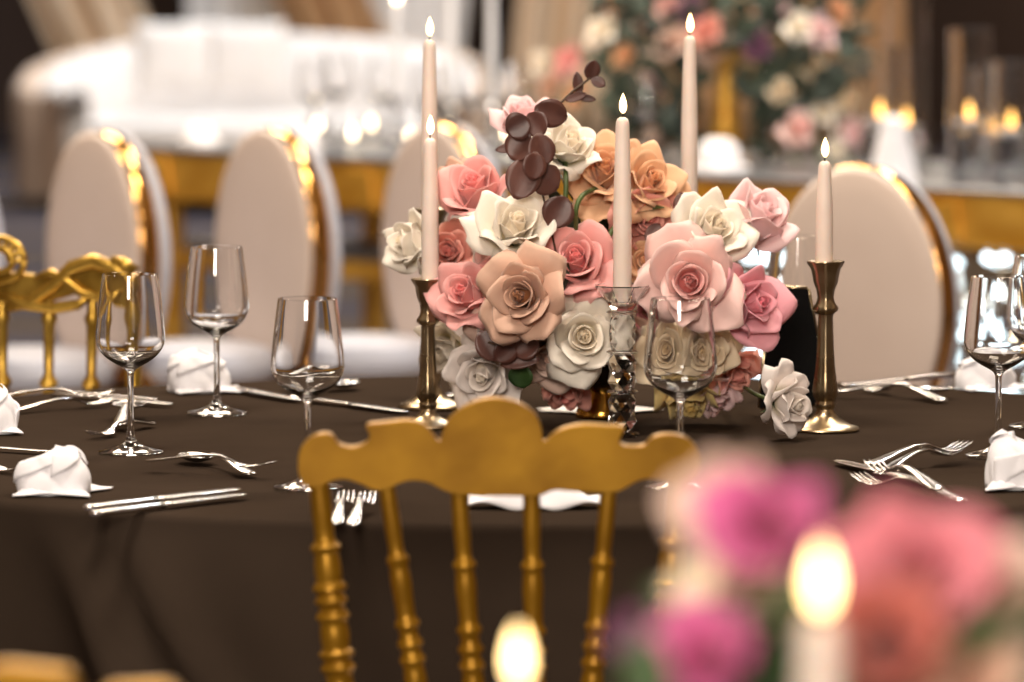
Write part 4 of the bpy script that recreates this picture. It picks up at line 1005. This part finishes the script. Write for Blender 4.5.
# ================================================================ TALL FLOWERS ON THE HEAD TABLE
fp = on_ht(725, .45)
t = thing('flower_stand', 'tall gold trumpet stand holding the background flowers on the head table', 'vase', fp)
part(t, 'base', MB().lathe([(.0001, 0), (.055, 0), (.055, .008), (.025, .02), (.0001, .02)], 28), M_tgold)
part(t, 'trumpet', MB().lathe([(.0001, .0205), (.030, .0205), (.036, .06), (.032, .12), (.022, .19), (.016, .22), (.03, .25), (.07, .29), (.068, .292), (.0001, .27)], 28), M_tgold)
M_bgleaf = varied(mat('blue_green_foliage', srgb(66, 84, 66), .6), srgb(12, 16, 10), srgb(70, 86, 70), 6, 3, .2, 40)
mb = MB(); r = random.Random(5); FY = fp.y
for k in range(520):
    cx, cy = r.uniform(600, 850), r.uniform(-60, 150)
    if ((cx - 725) / 130) ** 2 + ((cy - 30) / 125) ** 2 > 1: continue
    if cy > 60 and 700 < cx < 750: continue
    b = at(cx, cy, FY + r.uniform(-.12, .16)); dv = Vector((r.uniform(-1, 1), r.uniform(-.6, .3), r.uniform(-.8, 1))).normalized()
    leaf_grid(mb, b, b + dv * r.uniform(.05, .09), r.uniform(.014, .024), (r.uniform(-.5, .5), -1, .3), nu=2, nv=4)
o = link('background_foliage', mb.mesh('background_foliage', M_bgleaf)); o.modifiers.new('s', 'SOLIDIFY').thickness = .001
tag(o, 'mass of blue green leaves around the background flowers', 'foliage', kind='stuff')
GB = 'blurred flowers behind the centre arrangement'
bg = [(567, 60, 36, 'pink', 'pink'), (548, 88, 34, 'dusty', 'brown centred'), (540, 62, 30, 'ivory', 'pale'), (575, 96, 30, 'peach', 'peach'), (600, 30, 36, 'ivory', 'cream'), (622, 58, 30, 'peach', 'peach'), (640, 20, 36, 'dusty', 'tan'), (655, 86, 34, 'pale', 'soft pink'), (672, 42, 34, 'mauve', 'mauve'), (690, 12, 34, 'plum', 'plum'),
      (716, 40, 40, 'mauve', 'mauve'), (742, 16, 36, 'peach', 'peach'), (706, 30, 32, 'coral', 'coral'), (760, 46, 28, 'plum', 'plum'), (776, 10, 34, 'pale', 'pale pink'), (664, 128, 34, 'mauve', 'mauve'), (800, 26, 30, 'ivory', 'ivory'), (824, 32, 34, 'pale', 'pale'), (815, 66, 28, 'cream', 'cream'), (842, 12, 32, 'peach', 'peach'),
      (799, 128, 36, 'blush', 'blush'), (826, 112, 30, 'ivory', 'white'), (845, 100, 26, 'cream', 'cream'), (856, 134, 30, 'pale', 'pale'), (782, 90, 24, 'cream', 'cream'), (838, 150, 26, 'ivory', 'white'), (668, 8, 32, 'blush', 'blush'), (610, 4, 34, 'peach', 'peach')]
for i, (px, py, D, c, nm) in enumerate(bg):
    side = 'left' if px < 690 else 'right'
    near = 'below the top of the tallest candle' if abs(px - 688) < 30 else ('just %s of the %s' % (('left', 'centre candle') if px < 622 else ('right', 'centre candle')) if px < 658 else ('between the tallest candle and the gold stand' if px < 725 else ('above the right candle' if abs(px - 822) < 24 else ('beside the glass cylinders' if px > 840 else 'just right of the gold stand'))))
    hgt = 'high up' if py < 35 else ('at mid height' if py < 85 else 'low down')
    st = fp + Vector((0, 0, .26)) if py < 110 and px > 590 else (on_ht(px, .42, .7515) if py > 60 else fp + Vector((0, 0, .26)))
    rose('%s rose far behind %s, %s' % (nm, hgt, near), px, py, D * 1.2, FY - .13 + (i % 4) * .05, (((px - 725) / 120), .35, .8), c, .8, st, GB, n=13, seed=200 + i % 4, nu=5, nv=5)

# ================================================================ FOREGROUND TABLE (out of focus, right under the lens)
FC = Vector((.25, 2.6, 0))
banquet_table(FC, .9, .75, 'round banquet table in front of the viewer, below the frame')
cloth(FC, .9, .75, M_cloth, 'dark cloth over the table in front of the viewer, below the frame', 11, False, 20, 120)
FV = Vector((at(880, 640, 2.95).x, 2.98, .7515))
t = thing('pedestal_vase', 'dark bowl vase under the blurred foreground flowers', 'vase', FV)
part(t, 'foot', MB().lathe([(.0001, 0), (.045, 0), (.03, .05), (.025, .08), (.0001, .08)], 32), M_foot)
part(t, 'bowl', MB().lathe([(.0001, .0805), (.03, .081), (.08, .11), (.10, .15), (.098, .15), (.0001, .12)], 40), M_bowl)
FH = FV + Vector((0, 0, .15))
GF = 'blurred flowers in the foreground'
fg = [(762, 522, 130, 2.95, 'magenta', .6, 'magenta pink foreground rose left of the big candle flame, its heart vivid'),
      (722, 506, 120, 3.05, 'mauve', .7, 'dull pink foreground rose at the far left of the blurred flowers'),
      (738, 592, 130, 2.98, 'cream', .6, 'cream white foreground rose below the magenta one'),
      (702, 655, 130, 2.92, 'magenta', .7, 'magenta foreground rose at the bottom edge left of the candle'),
      (918, 568, 178, 2.9, 'deep', .8, 'largest pink foreground rose right of the candle flame'),
      (885, 640, 140, 2.86, 'brick', .7, 'brick coral foreground rose below the largest pink one'),
      (1004, 600, 150, 2.95, 'mauve', .7, 'mauve pink foreground rose at the right edge'),
      (640, 640, 80, 3.1, 'plum', .7, 'small dark plum foreground rose left of all the others'),
      (970, 672, 120, 2.9, 'dusty', .7, 'dusty brown foreground rose in the bottom right corner')]
for i, (px, py, D, Y, c, o_, lab) in enumerate(fg):
    rose(lab, px, py, D, Y, ((px - 880) / 300, .5, .8), c, o_, FH, GF, n=18, seed=300 + i, nu=7, nv=7)
mb = MB(); r = random.Random(9)
for k in range(110):
    b = at(r.uniform(650, 1060), r.uniform(610, 760), r.uniform(2.9, 3.12)); dv = Vector((r.uniform(-1, 1), r.uniform(-.6, .3), r.uniform(-.6, .8))).normalized()
    leaf_grid(mb, b, b + dv * r.uniform(.03, .05), r.uniform(.008, .014), (r.uniform(-.5, .5), -1, .3), nu=2, nv=4)
o = link('foreground_foliage', mb.mesh('foreground_foliage', M_leaf)); o.modifiers.new('s', 'SOLIDIFY').thickness = .001
tag(o, 'green leaves among the blurred foreground flowers', 'foliage', kind='stuff')
def fg_candle(label, lab2, px, py, Y, H):
    f = at(px, py, Y); base = f.z - .018 - H
    p = Vector((f.x, Y, .7515)); hh = base - .7515
    t = thing('candlestick', lab2, 'candle holder', p, 0, 'foreground candlesticks')
    part(t, 'stem', MB().lathe([(.0001, 0), (.043, 0), (.042, .004), (.02, .014), (.011, .03), (.015, .05), (.010, hh * .6), (.016, hh - .03), (.02, hh - .003), (.0001, hh - .003)], 32), M_brass)
    candle(label, Vector((f.x, Y, base - .002)), H, .0112, .009, M_flame, 'blurred foreground candles', 1.1)
fg_candle('large blurred candle flame among the foreground flowers at the lower right', 'candlestick under the right blurred foreground candle', 820, 578, 2.8, .13)
fg_candle('blurred candle flame at the bottom edge in front of the gold chair', 'candlestick under the bottom middle blurred candle', 517, 655, 3.3, .12)
for lab, px, Y in (('blurred gold chair crest in the bottom left corner', -5, 3.85), ('small blurred gold chair crest rising at the bottom, right of the corner one', 140, 3.95)):
    pass
# gold crest of the chairs at the foreground table
def fg_chair(label, px, py, Y, rz):
    q = at(px, py, Y); root = thing('banquet_chair', label, 'chair', (q.x, Y, 0), rz, 'blurred gold chairs at the foreground table')
    W = .2; zt = q.z
    pl = [(-W, zt - .06), (-W, zt - .04), (-W * .85, zt - .030), (-W * .68, zt - .032), (-W * .56, zt - .010), (-W * .34, zt - .012), (-W * .27, zt - .026), (-W * .22, zt), (0, zt + .004), (W * .22, zt), (W * .27, zt - .026), (W * .34, zt - .012), (W * .56, zt - .010), (W * .68, zt - .032), (W * .85, zt - .030), (W, zt - .04), (W, zt - .06), (0, zt - .08)]
    part(root, 'crest_rail', MB().prism(pl, -.011, .011), M_gold, mods=[BEV(.004, 2)])
    for k in (-.9, -.5, -.17, .17, .5, .9):
        mb = MB(); turned(mb, Vector((W * k, 0, zt - .06)), Vector((W * k * .9, 0, .47)), .011, [(0, .9), (.3, 1), (.32, 1.4), (.35, 1.1), (.7, 1.3), (.72, 1.5), (.75, 1), (1, 1)]); part(root, 'spindle', mb, M_gold)
    part(root, 'seat_frame', MB().box((0, .16, .455), (.4, .34, .04)), M_gold, mods=[BEV(.01, 2)])
    part(root, 'seat_cushion', MB().box((0, .16, .492), (.38, .32, .032)), M_napkin, mods=[BEV(.012, 3)])
    for sx in (-1, 1):
        for sy in (0, .32): part(root, 'leg', MB().tube([(sx * .18, sy, .436), (sx * .18, sy, .001)], [.016, .012], 10), M_gold)
fg_chair('blurred gold chair crest in the bottom left corner', 8, 668, 3.88, pi)

# ================================================================ LIGHT
def area(name, loc, size, power, col, rot=(0, 0, 0), sy=None):
    l = bpy.data.lights.new(name, 'AREA'); l.energy = power; l.color = col; l.size = size
    if sy: l.shape = 'RECTANGLE'; l.size_y = sy
    o = bpy.data.objects.new(name, l); COL.objects.link(o); o.location = loc; o.rotation_euler = rot; return o
WARM = (1, .83, .64); NEUT = (1, .885, .765); COOL = (.80, .90, 1)
area('ceiling_lamp', (-.6, 5.6, 4.9), 1.2, 115, NEUT)
area('ceiling_lamp', (1.4, 8.6, 4.9), 1.2, 120, WARM)
area('ceiling_lamp', (-1.8, 9.6, 4.9), .9, 90, WARM)
area('ceiling_lamp', (.5, 2.6, 4.6), 1.6, 45, NEUT)
area('ceiling_lamp', (-1, 14, 4.9), 2, 260, WARM)
area('ceiling_lamp', (2, 14, 4.9), 1, 160, NEUT)
area('ceiling_lamp', (-1.2, 22.5, 4.9), 2.5, 110, NEUT)
area('sofa_fill', (-.6, 24.5, 4.6), 1.5, 130, COOL, (R(18), 0, 0))  # extra cool light added to brighten the sofa and drapes
area('upward_fill', (-6.5, 9, 3.9), 1.0, 110, WARM, (pi, R(-25), 0), 16)  # pair of unseen upward lights added so the ceiling gives soft fill
area('upward_fill', (6.5, 9, 3.9), 1.0, 110, WARM, (pi, R(25), 0), 16)
area('ceiling_lamp', (1.6, 11.2, 4.9), .6, 70, COOL)
area('front_fill', (-.8, -2.5, 3.4), 1.8, 390, NEUT, (R(78), 0, 0))  # fill added behind the camera to brighten surfaces facing it
area('ceiling_lamp', (2.4, 25, 4.9), 1.5, 120, WARM)
w = bpy.data.worlds.new('world'); scene.world = w; w.use_nodes = True
w.node_tree.nodes['Background'].inputs[0].default_value = (1, .85, .7, 1); w.node_tree.nodes['Background'].inputs[1].default_value = .08
scene.view_settings.view_transform = 'Standard'; scene.view_settings.look = 'None'; scene.view_settings.exposure = .42; scene.view_settings.gamma = 1
scene.cycles.use_denoising = True
scene.cycles.max_bounces = 12; scene.cycles.transmission_bounces = 12; scene.cycles.transparent_max_bounces = 12; scene.cycles.diffuse_bounces = 4; scene.cycles.glossy_bounces = 5
scene.cycles.sample_clamp_indirect = 8; scene.cycles.sample_clamp_direct = 0
